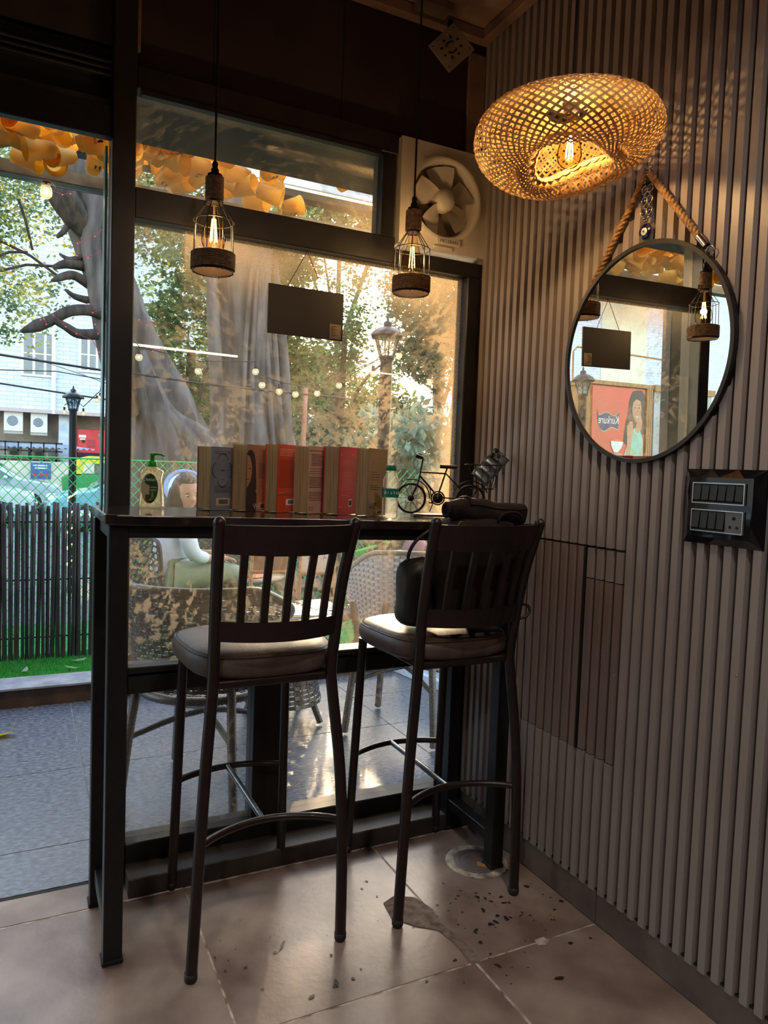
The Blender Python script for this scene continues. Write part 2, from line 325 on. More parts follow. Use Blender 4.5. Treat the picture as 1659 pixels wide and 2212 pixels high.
# ------------------------------------------------------------------ dusty glass
def dusty(name, base, strokes, edge, rect):
    """clean glass under a film of dust that lets light through and scatters it; denser near the frame, thinner where it was wiped"""
    m = bpy.data.materials.new(name); m.use_nodes = True; t = m.node_tree; t.nodes.clear(); L = t.links.new; N = t.nodes.new
    def math_(op, a, b=None, c=None):
        n = N('ShaderNodeMath'); n.operation = op
        for i, v in enumerate((a, b, c)):
            if v is None: continue
            if isinstance(v, (int, float)): n.inputs[i].default_value = v
            else: L(v, n.inputs[i])
        return n.outputs[0]
    tc = N('ShaderNodeTexCoord'); sx = N('ShaderNodeSeparateXYZ'); L(tc.outputs['Object'], sx.inputs[0]); X, Z = sx.outputs[0], sx.outputs[2]
    def noise(scale, vec=None, detail=4, dist=0.):
        n = N('ShaderNodeTexNoise'); n.inputs['Scale'].default_value = scale; n.inputs['Detail'].default_value = detail; n.inputs['Distortion'].default_value = dist
        L(vec or tc.outputs['Object'], n.inputs['Vector']); return n.outputs['Fac']
    def ramp(v, a, b): 
        r = N('ShaderNodeMapRange'); r.inputs[1].default_value = a; r.inputs[2].default_value = b; r.interpolation_type = 'SMOOTHSTEP'; L(v, r.inputs[0]); return r.outputs[0]
    # wiping strokes: arcs around a few shoulder points
    total = None
    for cx, cz, sc, lo, hi in strokes:
        dx, dz = math_('SUBTRACT', X, cx), math_('SUBTRACT', Z, cz)
        rr = math_('SQRT', math_('ADD', math_('MULTIPLY', dx, dx), math_('MULTIPLY', dz, dz)))
        an = math_('ARCTAN2', dz, dx)
        cb = N('ShaderNodeCombineXYZ'); L(math_('MULTIPLY', rr, sc), cb.inputs[0]); L(math_('MULTIPLY', an, 1.3), cb.inputs[1]); cb.inputs[2].default_value = cx
        s = ramp(noise(9., cb.outputs[0], 12, .3), .50, .64)
        msk = math_('MULTIPLY', ramp(rr, lo, lo+.08), math_('SUBTRACT', 1., ramp(rr, hi-.10, hi)))
        msk = math_('MULTIPLY', msk, ramp(noise(3.2), .38, .62))
        v = math_('MULTIPLY', s, msk); total = v if total is None else math_('MAXIMUM', total, v)
    x0, x1, z0, z1 = rect; wob = math_('MULTIPLY', math_('SUBTRACT', noise(9., detail=6), .5), .09)
    dL = math_('SUBTRACT', X, x0); dR = math_('SUBTRACT', x1, X); dT = math_('SUBTRACT', z1, Z); dB = math_('SUBTRACT', Z, z0)
    eR = math_('SUBTRACT', 1., ramp(math_('ADD', dR, wob), .0, edge[1])); eT = math_('SUBTRACT', 1., ramp(math_('ADD', dT, wob), .0, edge[0]))
    eL = math_('MULTIPLY', math_('SUBTRACT', 1., ramp(math_('ADD', dL, wob), 0., edge[2])), .5)
    E = math_('MAXIMUM', math_('MAXIMUM', eR, eT), eL)
    grain = ramp(noise(420., detail=2), .45, .62)
    E = math_('MULTIPLY', E, math_('ADD', .55, math_('MULTIPLY', grain, .45)))
    cloud = ramp(noise(2.1, detail=3), .35, .7)
    clean = math_('SUBTRACT', 1., math_('MULTIPLY', math_('SUBTRACT', 1., ramp(X, edge[3]-.004, edge[3]+.004)), ramp(Z, edge[4]-.01, edge[4]+.01)))   # the left part was wiped clean
    d = math_('ADD', math_('ADD', math_('MULTIPLY', math_('ADD', math_('MULTIPLY', cloud, .7), .3), base), math_('MULTIPLY', total, edge[6]) if total is not None else 0.), math_('MULTIPLY', E, edge[5]))
    d = math_('MULTIPLY', d, math_('ADD', .25, math_('MULTIPLY', clean, .75)))
    d = math_('ADD', d, math_('MULTIPLY', ramp(noise(330., detail=0), .80, .84), .25))     # splashes
    d = math_('MINIMUM', d, .8)
    tr = N('ShaderNodeBsdfTransparent'); gl = N('ShaderNodeBsdfGlossy'); gl.inputs['Roughness'].default_value = .02
    fr = N('ShaderNodeLayerWeight'); fr.inputs['Blend'].default_value = .12
    g = N('ShaderNodeMixShader'); L(math_('MULTIPLY', fr.outputs['Fresnel'], .5), g.inputs[0]); L(tr.outputs[0], g.inputs[1]); L(gl.outputs[0], g.inputs[2])
    tl = N('ShaderNodeBsdfTranslucent'); tl.inputs[0].default_value = (.56, .41, .25, 1); df = N('ShaderNodeBsdfDiffuse'); df.inputs[0].default_value = (.5, .43, .34, 1)
    ds = N('ShaderNodeMixShader'); ds.inputs[0].default_value = .25; L(tl.outputs[0], ds.inputs[1]); L(df.outputs[0], ds.inputs[2])
    mx = N('ShaderNodeMixShader'); L(d, mx.inputs[0]); L(g.outputs[0], mx.inputs[1]); L(ds.outputs[0], mx.inputs[2])
    o = N('ShaderNodeOutputMaterial'); L(mx.outputs[0], o.inputs[0]); return m
m_pane = dusty('dusty_pane', .11, [(-.95, 1.02, 5, .12, .72), (-.12, .98, 5, .10, .82), (-.55, 2.05, 6, .25, .75), (-.33, 1.30, 7, .04, .42), (-.70, 1.22, 6, .05, .36)], (.19, .10, .02, -1.0, 1.62, .52, .40), (-1.145, -.055, 1.0, 1.89))
m_paneT = dusty('dusty_top_pane', .09, [(-.7, 1.7, 8, .2, .9)], (.03, .34, .05, -3, 3, .28, .16), (-1.145, -.39, 1.975, 2.236))
m_paneB = dusty('dusty_low_pane', .05, [(-1.25, .95, 9, .1, .6), (-.5, .2, 9, .1, .5)], (.03, .03, .05, -3, 3, .12, .12), (-1.145, -.055, .11, 1.05))
m_clean = clear('clean_glass', (.92, .97, .95, 1), .10)

# ------------------------------------------------------------------ window and door frames
wn = sempty('window_1', 'dark framed shop window with dusty panes', 'window')
fr = lambda *a, c=.003, n='frame', m=m_frame: MB().box(*a, c=c).build(n, m, wn)
fr(-1.205, -1.144, -.04, .06, -.06, 2.715, n='post'); fr(-1.144, -.0, -.03, .06, 2.236, 2.30, n='header')
fr(-1.144, -.34, -.03, .05, 1.892, 1.975, n='transom'); fr(-.34, -.0, -.03, .05, 1.892, 1.94, n='transom')
fr(-.39, -.345, -.028, .05, 1.975, 2.236, n='jamb'); fr(-.055, -.0, -.03, .05, .0, 1.892, n='jamb')
fr(-1.144, -.055, -.03, .05, .552, .63, n='mid_rail'); fr(-1.144, -.055, -.012, -.03, .605, .612, c=0, n='bead')
fr(-.768, -.672, -.028, .05, .11, .552, n='mullion'); fr(-1.144, -.055, -.03, .05, .03, .11, n='bottom_rail')
fr(-1.144, -.0, -.125, -.03, -.01, .055, n='sill', m=mat('sill_board', K(58, 50, 46), .6, 0, K(40, 34, 32), 12))
fr(-1.130, -.40, -.012, -.034, 2.222, 2.236, c=0, n='bead')
MB().box(-1.144, -.39, .008, .012, 1.975, 2.236).build('pane', m_paneT, wn)
MB().box(-1.144, -.055, .008, .012, .63, 1.892).build('pane', m_pane, wn)
MB().box(-1.144, -.768, .008, .012, .11, .552).build('pane', m_paneB, wn); MB().box(-.672, -.055, .008, .012, .11, .552).build('pane', m_paneB, wn)
m_leafy = mat('yellow_leaf', K(198, 170, 58), .5, 0, K(160, 128, 40), 40, trans=.4)
dr = sempty('door_1', 'wide door opening with dark header and sliding track', 'door')  # the unseen left part is opened wider to let in more daylight
MB().box(-5.2, -1.205, -.03, .0, 2.092, 2.175, c=.002).build('header', m_black, dr)
MB().box(-5.2, -1.205, -.01, .06, 2.175, 2.20, c=.002).build('header_ledge', mat('ledge', K(70, 62, 56), .6, 0, K(40, 34, 32), 15), dr)
MB().box(-5.2, -1.205, .0, .06, 2.20, 2.345).build('header_board', m_dark, dr)
for i in range(3): MB().box(-5.2, -1.207, -.02, .0, 2.255+i*.017, 2.262+i*.017, c=.001).build('track', mat('track_metal', K(70, 72, 74), .4, .6), dr)
MB().box(-1.216, -1.210, .03, .085, .02, 2.09).build('pane_edge', mat('glass_edge', K(150, 190, 185), .2, 0, K(120, 160, 160), 10, trans=.4), dr)
MB().box(-5.2, -1.205, -.004, .012, -.06, -.0005).build('threshold', m_dark, dr)
MB().box(-3.06, -3.0, -.04, .06, -.06, 2.345, c=.003).build('jamb', m_frame, dr)

# ------------------------------------------------------------------ exhaust fan in the upper corner of the window
m_cream = mat('cream_plastic', K(198, 190, 176), .38, 0, K(178, 168, 152), 5, spec=.5)
m_cream2 = mat('cream_blade', K(188, 180, 166), .42, 0, K(162, 152, 136), 6)
fan = thing('exhaust_fan', 'cream plastic exhaust fan in the upper window corner with dusty blades', 'fan', (-.171, -.055, 2.12))
b = MB(); H = .168; n = 48; R0 = .138
sq = []
for i in range(n):
    a = 2*pi*i/n; c_, s_ = cos(a), sin(a); k = H/max(abs(c_), abs(s_)); sq.append((k*c_, k*s_))
ci = [(R0*cos(2*pi*i/n), R0*sin(2*pi*i/n)) for i in range(n)]
vs = [(p[0], 0, p[1]) for p in sq]+[(p[0], -.004, p[1]) for p in ci]+[(p[0]*.93, -.012, p[1]*.93) for p in ci]+[(p[0]*.86, .004, p[1]*.86) for p in ci]+[(p[0]*.84, .06, p[1]*.84) for p in ci]
fs = [(r*n+i, r*n+(i+1) % n, (r+1)*n+(i+1) % n, (r+1)*n+i) for r in range(4) for i in range(n)]
b.add(vs, fs, 0, True)
vs2 = [(p[0], 0, p[1]) for p in sq]+[(p[0], .10, p[1]) for p in sq]
b.add(vs2, [(i, (i+1) % n, n+(i+1) % n, n+i) for i in range(n)], 0)
b.build('casing', m_cream, fan)
MB().disc((0, .06, 0), .118, 32, FRONT).build('back_shade', mat('fan_shade', K(150, 136, 116), .8), fan)
hb = MB(); hb.lathe([(0, .045), (.02, .043), (.034, .034), (.038, .02), (.038, 0)], 24, 0, M4(FRONT, (0, .03, 0))); hb.build('hub', m_cream, fan)
def blade(a0):
    def fn(u, v):
        r = .034+v*.076; a = a0+(u-.5)*(1.02-.2*v)+.12*v; tw = (u-.5)*.036
        return (r*cos(a), .018+tw, r*sin(a))
    return MB().grid(fn, 6, 5)
for k in range(5): blade(2*pi*k/5+.35).build('blade', m_cream2, fan)
MB().box(-.035, .055, -.014, -.002, -.150, -.128, c=.002).build('name_plate', m_cream, fan)
text('lettering', 'METZBARS', .0145, m_dark, fan, (.012, -.0145, -.139), FRONT)
MB().box(-.045, .03, -.010, -.0, -.166, -.154, c=.003).build('latch', m_cream, fan)
_sw = MB(); _sw.tube([(.19, -.0, .55), (.172, -.01, .46), (.163, -.012, .2), (.163, -.012, .17)], .0016, 5); _sw.build('wire', m_trim, fan)

# mounting plate hanging from the ceiling corner
pl = thing('mounting_plate', 'square metal mounting plate with slots, hung on edge in the ceiling corner', 'bracket', at(975, 103, y=-.13))
_pn = (CAM-pl.location).normalized(); _px = (Vector((1, .25, .12))).normalized()
PR = frame3(_px.lerp(Vector((0, 0, 1)), 0)+Vector((0, 0, 0)), Vector((0, 0, 1)))
PR = frame3(Vector((.80, -.42, 0)), Vector((0.06, -.12, 1)))
PR45 = PR @ Matrix.Rotation(radians(42), 3, 'Z')
m_plate = mat('plate_metal', K(150, 132, 114), .5, .3, K(124, 106, 90), 14)
o = MB().box(-.052, .052, -.052, .052, -.003, .003, M=PR45.to_4x4(), c=.002).build('plate', m_plate, pl)
hs = MB()
for k in range(8):
    a = 2*pi*k/8+.2; L_ = .010 if k % 2 else .007
    hs.box(-.0035, .0035, -L_/2, L_/2, .003, .0036, M=(PR45.to_4x4() @ Matrix.Rotation(a, 4, 'Z') @ Matrix.Translation((0, .03, 0))))
for sx in (-1, 1):
    for sy in (-1, 1): hs.box(-.002, .002, -.002, .002, .003, .0036, M=PR45.to_4x4() @ Matrix.Translation((sx*.042, sy*.040, 0)))
hs.build('slots', m_dark, pl)
c_ = MB()
for a0 in (.5, 3.4): c_.tube([PR45 @ Vector((.0165*cos(a0+t*.28), .0165*sin(a0+t*.28), .0034)) for t in range(8)], .003, 5)
c_.build('centre_slot', m_dark, pl)
ap = pl.location
MB().tube([PR45 @ Vector((0, 0, -.004)), Vector((.03, .05, .03)), Vector((.05, .10, 2.70-ap.z))], .010, 8).build('arm', m_frame, pl)
MB().box(-.09, .02, .03, .09, 2.69-ap.z, 2.713-ap.z).build('foot_plate', m_plate, pl)

# ------------------------------------------------------------------ lamps
m_amber = clear('amber_glass', (1, .86, .62, 1), .07, .03)
m_fil = glow('filament', (1, .60, .16, 1), 9)
m_filb = glow('bright_filament', (1, .72, .30, 1), 30)
m_brass = mat('brass', K(170, 130, 70), .3, .9, K(140, 100, 50), 20)
def point(name, parent, loc, watts, col, r=.02):
    l = bpy.data.lights.new(name, 'POINT'); l.energy = watts; l.color = col; l.shadow_soft_size = r
    o = bpy.data.objects.new(name, l); COL.objects.link(o); o.parent = parent; o.location = loc; return o
BULB = [(.0, -.130), (.006, -.128), (.02, -.122), (.029, -.110), (.032, -.095), (.029, -.075), (.022, -.052), (.016, -.032), (.0135, -.018), (.013, 0)]
def bulb(parent, loc, s=1., fil=None, watts=2.):
    lx, ly, lz = loc; T = Matrix.Translation(loc) @ Matrix.Scale(s, 4)
    g = MB().lathe(BULB, 24, 0, T).build('bulb_glass', m_amber, parent)
    f = MB()
    for k in range(6):
        a = 2*pi*k/6; f.tube([T @ Vector((.005*cos(a), .005*sin(a), -.040)), T @ Vector((.010*cos(a), .010*sin(a), -.100))], .0009*s, 5)
    f.build('filament', fil or m_fil, g)
    MB().tube([T @ Vector((0, 0, 0)), T @ Vector((0, 0, -.04))], .003*s, 6).build('stem', m_cream, g)
    MB().lathe([(.0145*s, lz+.0), (.0145*s, lz+.024*s), (.010*s, lz+.028*s)], 16, 0, Matrix.Translation((lx, ly, 0))).build('screw_cap', m_brass, parent)
    if watts: point('bulb_light', parent, (lx, ly, lz-.075*s), watts, (1, .70, .40), .012)
def jute_wrap(z0, z1, R, r, parent, name='jute_wrap'):
    """a cord wound round and round: one helix"""
    n = max(3, int(round((z1-z0)/(2*r*.92)))); pts = [(R*cos(2*pi*t/20), R*sin(2*pi*t/20), z0+r+(z1-z0-2*r)*t/(20*n)) for t in range(20*n+1)]
    return MB().tube(pts, r, 6).build(name, m_jute, parent)
def cage_lamp(loc, label, R=.056):
    L = thing('cage_pendant', label, 'pendant lamp', loc, group='jute-wrapped cage pendants')   # origin: top of the jute wrap
    zc = 2.715-loc[2]
    MB().tube([(0, 0, .016), (0, 0, zc)], .0032, 8).build('cord', m_black, L)
    MB().lathe([(.0, .034), (.006, .034), (.008, .028), (.007, .018), (.0105, .014), (.0105, .002), (.014, 0)], 14).build('cord_grip', m_black, L)
    MB().lathe([(.0, zc-.03), (.05, zc-.028), (.052, zc), (0, zc)], 24).build('ceiling_rose', m_black, L)
    MB().lathe([(0, .001), (.019, .001), (.020, -.07), (.019, -.072), (0, -.072)], 18).build('socket', m_black, L)
    jute_wrap(-.070, -.004, .0215, .0034, L)
    bulb(L, (0, 0, -.074), 1.0)
    zs, zb = -.120, -.252; Rs = R*.93
    for k in range(8):
        a = 2*pi*k/8+.25; c, s = cos(a), sin(a)
        MB().tube([(.020*c, .020*s, -.072), (Rs*c, Rs*s, zs), (R*.96*c, R*.96*s, -.20), (R*.96*c, R*.96*s, zb-.004)], .0014, 5).build('cage_wire', m_black, L)
    MB().ring((0, 0, zs-.001), Rs+.001, .0015, 32, 5).build('cage_ring', m_black, L); MB().ring((0, 0, zb), R*.96, .0018, 32, 5).build('cage_ring', m_black, L)
    MB().ring((0, 0, -.073), .021, .0016, 20, 5).build('cage_ring', m_black, L)
    b = MB().lathe([(R*.93, -.204), (R*.93, -.250)], 32); b.build('ring_lining', mat('lining', K(64, 46, 34), .8), L)
    jute_wrap(-.252, -.202, R, .0033, L, 'jute_ring')
    return L
cage_lamp((-.965, -.2, 1.985), 'left jute-wrapped cage pendant lamp, hanging by the door post')
cage_lamp((-.365, -.2, 2.011), 'right jute-wrapped cage pendant lamp, hanging in front of the exhaust fan')

# woven bamboo shade
BL = Vector((-.30, -.825, 1.995))
bam = thing('bamboo_pendant', 'wide woven bamboo pendant shade glowing around a filament bulb', 'pendant lamp', BL)
_fh = Vector((_f.x, _f.y, 0)).normalized(); _rh = Vector((_fh.y, -_fh.x, 0)); tilt = Matrix.Rotation(radians(-6.5), 3, _fh) @ Matrix.Rotation(radians(-2.5), 3, _rh)
def shade(s, th):
    """closed profile: top hub -> equator -> underside -> inward lip; s in 0..1"""
    prof = [(.050, .062), (.12, .068), (.19, .046), (.220, .004), (.210, -.036), (.165, -.058), (.125, -.064), (.096, -.056), (.088, -.044)]
    x = s*(len(prof)-1); i = min(int(x), len(prof)-2); f = x-i
    def cr(k):
        p = [prof[max(0, min(len(prof)-1, i+j))][k] for j in (-1, 0, 1, 2)]
        return .5*((2*p[1])+(-p[0]+p[2])*f+(2*p[0]-5*p[1]+4*p[2]-p[3])*f*f+(-p[0]+3*p[1]-3*p[2]+p[3])*f**3)
    r, z = cr(0), cr(1)
    w = 1+.05*sin(2*th+.6)+.03*sin(3*th+1.2); z += .018*sin(2*th+2.2)*(r/.22)+(.02*sin(th*2+.4) if s > .75 else 0)
    return tilt @ Vector((r*w*cos(th), r*w*sin(th), z))
def strips(nst, turn, width, off, seg=34, smax=1., k_in=1.):
    V, F = [], []
    for k in range(nst):
        t0 = 2*pi*k/nst
        for i in range(seg+1):
            s = smax*i/seg; th = t0+turn*s
            p = shade(s, th)*k_in; e = 1e-3
            ds = shade(min(1, s+e), th+turn*e)-shade(max(0, s-e), th-turn*e); dt = shade(s, th+e)-shade(s, th-e)
            nn = ds.cross(dt).normalized(); w = ds.normalized().cross(nn)
            wv = off*(1 if (i+k) % 2 else -1); p = p+nn*wv; r = (p).length
            ww = width*(.55+.45*min(1, r/.15))
            V += [tuple(p-w*ww/2), tuple(p+w*ww/2)]
        b = k*(seg+1)*2
        F += [(b+2*i, b+2*i+1, b+2*i+3, b+2*i+2) for i in range(seg)]
    return np.array(V), np.array(F)
for nm, turn in (('woven_strips', 2.3), ('woven_strips', -2.3)):
    V, F = strips(60, turn, .0052, .0008 if turn > 0 else -.0008); npmesh(nm, V, F, m_bamboo, bam)
for turn in (2.6, -2.6):
    V, F = strips(84, turn, .0040, .0006, 24, .30, .965); npmesh('inner_lining', V, F, m_bamboo, bam)
rim = MB()
for ph in (0, 2.1, 4.2): rim.tube([shade(.985, 2*pi*t/60)+tilt @ Vector((.004*cos(9*2*pi*t/60+ph), .004*sin(9*2*pi*t/60+ph), .004*sin(9*2*pi*t/60+ph))) for t in range(60)], .0032, 5, True)
rim.build('braided_rim', m_bamboo, bam)
MB().tube([(0, 0, .10), (.0, .0, 2.715-BL.z)], .0028, 6).build('cord', m_black, bam)
MB().lathe([(0, .115), (.012, .114), (.03, .098), (.048, .088), (.05, .078), (.0, .078)], 24).build('crown_plate', m_cream, bam)
MB().lathe([(.017, .08), (.018, .05), (.0165, .048)], 16).build('socket', m_cream, bam)
bulb(bam, (0, 0, .045), .88, m_filb, 0)
point('bulb_light', bam, (0, 0, -.03), 4.2, (1, .70, .38), .010)

# ------------------------------------------------------------------ mirror, charm, switches on the right wall
MC = Vector((-.016, -.795, 1.540)); MR = .272
mi = thing('round_mirror', 'round wall mirror in a thin black frame hung from a thick rope', 'mirror', MC, rot=(0, radians(-1.0), radians(.35)))
m_mirror = mat('mirror_glass', (.93, .95, .95, 1), .0, 1., (.93, .95, .95, 1))
MB().disc((-.003, 0, 0), MR-.004, 96, WALLR).build('glass', m_mirror, mi)
b = MB(); pr = [(MR-.006, -.006), (MR-.006, .008), (MR+.004, .008), (MR+.004, -.012), (MR-.006, -.012)]
vs = [(-p[1]*1.0, p[0]*cos(2*pi*i/96), p[0]*sin(2*pi*i/96)) for p in pr for i in range(96)]
b.add(vs, [(r*96+i, r*96+(i+1) % 96, (r+1)*96+(i+1) % 96, (r+1)*96+i) for r in range(4) for i in range(96)], 0, False); b.build('frame', m_frame, mi)
def twisted(p0, p1, r, parent, name='rope'):
    p0, p1 = Vector(p0), Vector(p1); d = p1-p0; n = int(d.length/.004); X = d.normalized().orthogonal().normalized(); Y = d.normalized().cross(X); b = MB()
    for ph in (0, 2.09, 4.19): b.tube([p0+d*t/n+(X*cos(t*.62+ph)+Y*sin(t*.62+ph))*r*.5 for t in range(n+1)], r*.58, 6)
    return b.build(name, m_rope, parent)
hk, rl, rr = Vector((-.012, -.79, 1.985)), Vector((-.012, -.585, 1.720)), Vector((-.012, -.968, 1.772))
for q, z in ((rl, 1.7), (rr, 1.75)): twisted(hk-MC+Vector((0, .006 if q is rl else -.006, 0)), q-MC, .0085, mi)
for q in (rl, rr):
    d = (q-hk).normalized(); a = q-MC
    MB().tube([a-d*.022, a+d*.014], .0092, 10).build('ferrule', m_chrome, mi)
    e = a+d*.030
    MB().ring(e, .011, .0016, 18, 6, frame3((0, 1, 0), (0, 0, 1))).build('hook_ring', m_chrome, mi)
MB().tube([hk-MC+Vector((.012, 0, .01)), hk-MC+Vector((-.012, 0, .01))], .003, 8).build('nail', m_chrome, mi)

ev = thing('evil_eye_charm', 'blue glass eye charm on a double string of silver beads above the mirror', 'ornament', (-.018, -.79, 1.995))
m_silver = mat('silver', K(190, 180, 165), .25, 1., K(140, 130, 115), 60); m_cob = mat('cobalt_glass', K(24, 20, 78), .12, 0, K(14, 12, 50), 8, coat=.8)
bd = MB()
def bead(y, z, r=.0042): bd.ball((0, y, z), r, 8, 6)
for s in (-1, 1):
    for k in range(4): bead(s*(.003+.0022*k), -.002-.0085*k)
for row in range(3):
    zc = -.046-.0275*row
    for s in (-1, 1):
        yy = s*.0085
        MB().ring((0, yy, zc), .0095, .0022, 18, 6, WALLR).build('eye_ring', m_silver, ev)
        MB().ball((0, yy, zc), (.004, .0072, .0072), 10, 6).build('eye_bead', m_cob, ev)
        if row < 2: bead(yy, zc-.0138, .0035)
for k, (a, z) in enumerate(((.007, -.117), (.004, -.124), (-.007, -.117), (-.004, -.124))): bead(a, z, .0038)
bd.build('beads', m_silver, ev)
zc = -.150
MB().lathe([(0, .004), (.018, .0034), (.0205, 0), (.018, -.0034), (0, -.004)], 32, 0, M4(WALLR, (0, 0, zc))).build('glass_disc', m_cob, ev)
MB().lathe([(0, .0052), (.0085, .005), (.0095, .0038)], 24, 0, M4(WALLR, (-.0005, 0, zc-.001))).build('eye_white', mat('milk_glass', K(240, 225, 190), .3), ev)
MB().lathe([(0, .0062), (.0045, .006), (.005, .0045)], 20, 0, M4(WALLR, (-.0005, 0, zc-.001))).build('iris', mat('pale_blue', K(120, 180, 190), .3), ev)
MB().lathe([(0, .007), (.002, .0069), (.0022, .0055)], 14, 0, M4(WALLR, (-.0005, 0, zc-.001))).build('pupil', m_dark, ev)
MB().tube([(.0, 0, .0), (.012, 0, .012)], .0012, 5).build('string', m_rope, ev)

swb = thing('switch_board', 'black faceted switch plate with two rows of rocker switches and a socket', 'switch', (-.006, -1.058, 1.166))
m_gloss = mat('gloss_black', K(22, 22, 26), .10, 0, K(18, 18, 22), 5, coat=.6); m_rim = mat('silver_rim', K(210, 212, 215), .25, .8)
m_rock = mat('rocker', K(26, 24, 26), .4, 0, K(20, 18, 20), 12, spec=.3); m_sock = mat('socket_grey', K(98, 98, 106), .45, .2, K(86, 86, 94), 10)
b = MB(); HW, HH = .104, .086     # local: y -> left positive in view is +y
def fan_edge(A, B, a, b_, n):     # facets between outer edge AB (on wall) and inner edge ab (raised)
    for i in range(n):
        t0, t1 = i/n, (i+1)/n; tm = (t0+t1)/2; o0 = A.lerp(B, t0); o1 = A.lerp(B, t1); m_ = a.lerp(b_, tm)+Vector((-.004*((i % 2)*2-1), 0, 0))
        i0, i1 = a.lerp(b_, t0), a.lerp(b_, t1)
        b.add([o0, o1, m_], [(0, 1, 2)]); b.add([i0, o0, m_], [(0, 1, 2)]); b.add([o1, i1, m_], [(0, 1, 2)])
oc = [Vector((0, HW, HH)), Vector((0, -HW, HH)), Vector((0, -HW, -HH)), Vector((0, HW, -HH))]; ic = [Vector((-.014, HW*.80, HH*.78)), Vector((-.014, -HW*.80, HH*.78)), Vector((-.014, -HW*.80, -HH*.80)), Vector((-.014, HW*.80, -HH*.80))]
for i, nn in enumerate((3, 2, 3, 2)): fan_edge(oc[i], oc[(i+1) % 4], ic[i], ic[(i+1) % 4], nn)
b.add(ic, [(0, 1, 2, 3)]); b.add([p+Vector((.006, 0, 0)) for p in oc]+oc, [(0, 1, 5, 4), (1, 2, 6, 5), (2, 3, 7, 6), (3, 0, 4, 7)]); b.build('cover_plate', m_gloss, swb)
def module(z0, z1, yl, yr, nrock, socket):
    f = MB(); x0, x1 = -.019, -.012
    f.box(x0, x1, yr-.002, yl+.002, z1, z1+.0022); f.box(x0, x1, yr-.002, yl+.002, z0-.0022, z0); f.box(x0, x1, yl, yl+.002, z0, z1); f.box(x0, x1, yr-.002, yr, z0, z1); f.build('module_rim', m_rim, swb)
    MB().box(-.0155, -.012, yr, yl, z0, z1).build('module_plate', m_rock, swb)
    w = (yl-yr)/6
    for k in range(nrock):
        c = yl-w*(k+.5); g = MB(); hw = w*.42
        g.add([(-.0158, c-hw, z0+.003), (-.0158, c+hw, z0+.003), (-.0205, c+hw, z0+.006), (-.0205, c-hw, z0+.006), (-.0165, c+hw, z1-.004), (-.0165, c-hw, z1-.004), (-.0158, c-hw, z1-.002), (-.0158, c+hw, z1-.002)],
              [(0, 1, 2, 3), (3, 2, 4, 5), (5, 4, 7, 6), (0, 3, 5, 6), (1, 7, 4, 2)]); g.build('rocker', m_rock, swb)
    if socket:
        c = yl-w*5; zz = (z0+z1)/2; MB().box(-.0160, -.0155, yr, yr+w*2, z0, z1).build('socket_plate', m_sock, swb)
        for dy, dz, r in ((0, .010, .0042), (-.0085, -.010, .0032), (.0085, -.010, .0032)): MB().lathe([(r, .0), (r, .0012), (0, .0012)], 16, 0, M4(WALLR, (-.0160, c+dy, zz+dz))).build('socket_hole', m_dark, swb)
module(.010, .053, .068, -.064, 6, False); module(-.054, -.008, .068, -.064, 4, True)

# hanging chalk board
sg = thing('hanging_board', 'blank black board hung by a cord in the window, barcode sticker in one corner', 'sign', (-.638, -.034, 1.695))
m_slate = mat('chalkboard', K(34, 27, 27), .6, 0, K(27, 21, 22), 6)
MB().box(-.1225, .1225, -.003, .003, -.0735, .0735, c=.001).build('board', m_slate, sg)
m_stick = mat('sticker', K(150, 130, 98), .6, 0, K(120, 104, 78), 60)
MB().box(.078, .116, -.0036, -.003, -.069, -.024).build('sticker', m_stick, sg)
bc = MB()
for k in range(12): bc.box(.083, .088+.006*(k % 3), -.0040, -.0036, -.064+k*.003, -.0625+k*.003)
bc.build('barcode', m_slate, sg); MB().box(.078, .116, .003, .0036, -.069, -.024).build('sticker', m_stick, sg)
for s in (-1, 1): MB().tube([(-.002, .0, .186), (s*.06-.005, 0, .068)], .0012, 5).build('cord', mat('red_cord', K(110, 52, 44), .7), sg)
MB().tube([(-.002, .0, .186), (-.002, .006, .186)], .0035, 8).build('hook', m_dark, sg)

# ------------------------------------------------------------------ bar counter (stands a little out of level)
ZT = lambda x: 1.0975-.0186*(x+1.22)
ct = thing('bar_counter', 'tall narrow window counter with dark stone top on a black steel frame', 'table', (0, 0, 0))
m_stone = mat('dark_stone', K(44, 34, 33), .13, 0, K(30, 24, 25), 30, coat=.3)
def slab(pts, th):
    n = len(pts); vs = [(x, y, ZT(x)-.001) for x, y in pts]+[(x, y, ZT(x)-th) for x, y in pts]
    return MB().add(vs, [tuple(range(n)), tuple(range(2*n-1, n-1, -1))]+[(i, n+i, n+(i+1) % n, (i+1) % n) for i in range(n)])
o = slab([(-1.245, -.034), (-1.245, -.385), (-1.222, -.405), (-.012, -.405), (-.012, -.034)], .026); bevel(o.build('top', m_stone, ct), .003)
LG = [(-1.213, -.367), (-1.223, -.106), (-.091, -.375), (-.092, -.106)]
for x, y in LG:
    l = MB().box(x-.022, x+.022, y-.022, y+.022, .004, ZT(x)-.028, c=.002).build('leg', m_black, ct)
    MB().box(x-.025, x+.025, y-.025, y+.025, -.0002, .012, c=.003).build('rubber_foot', m_dark, l)
def rail(x0, x1, y0, y1, z0, z1):     # follows the slightly sloping top
    b = MB(); vs = [(x, y, (z+ZT(x)-1.09)) for x in (x0, x1) for y in (y0, y1) for z in (z0, z1)]
    b.add(vs, [(0, 1, 3, 2), (4, 6, 7, 5), (0, 4, 5, 1), (2, 3, 7, 6), (0, 2, 6, 4), (1, 5, 7, 3)]); return b
for y in (-.367, -.106): rail(-1.20, -.11, y-.018, y+.018, 1.034, 1.062).build('apron_rail', m_black, ct)
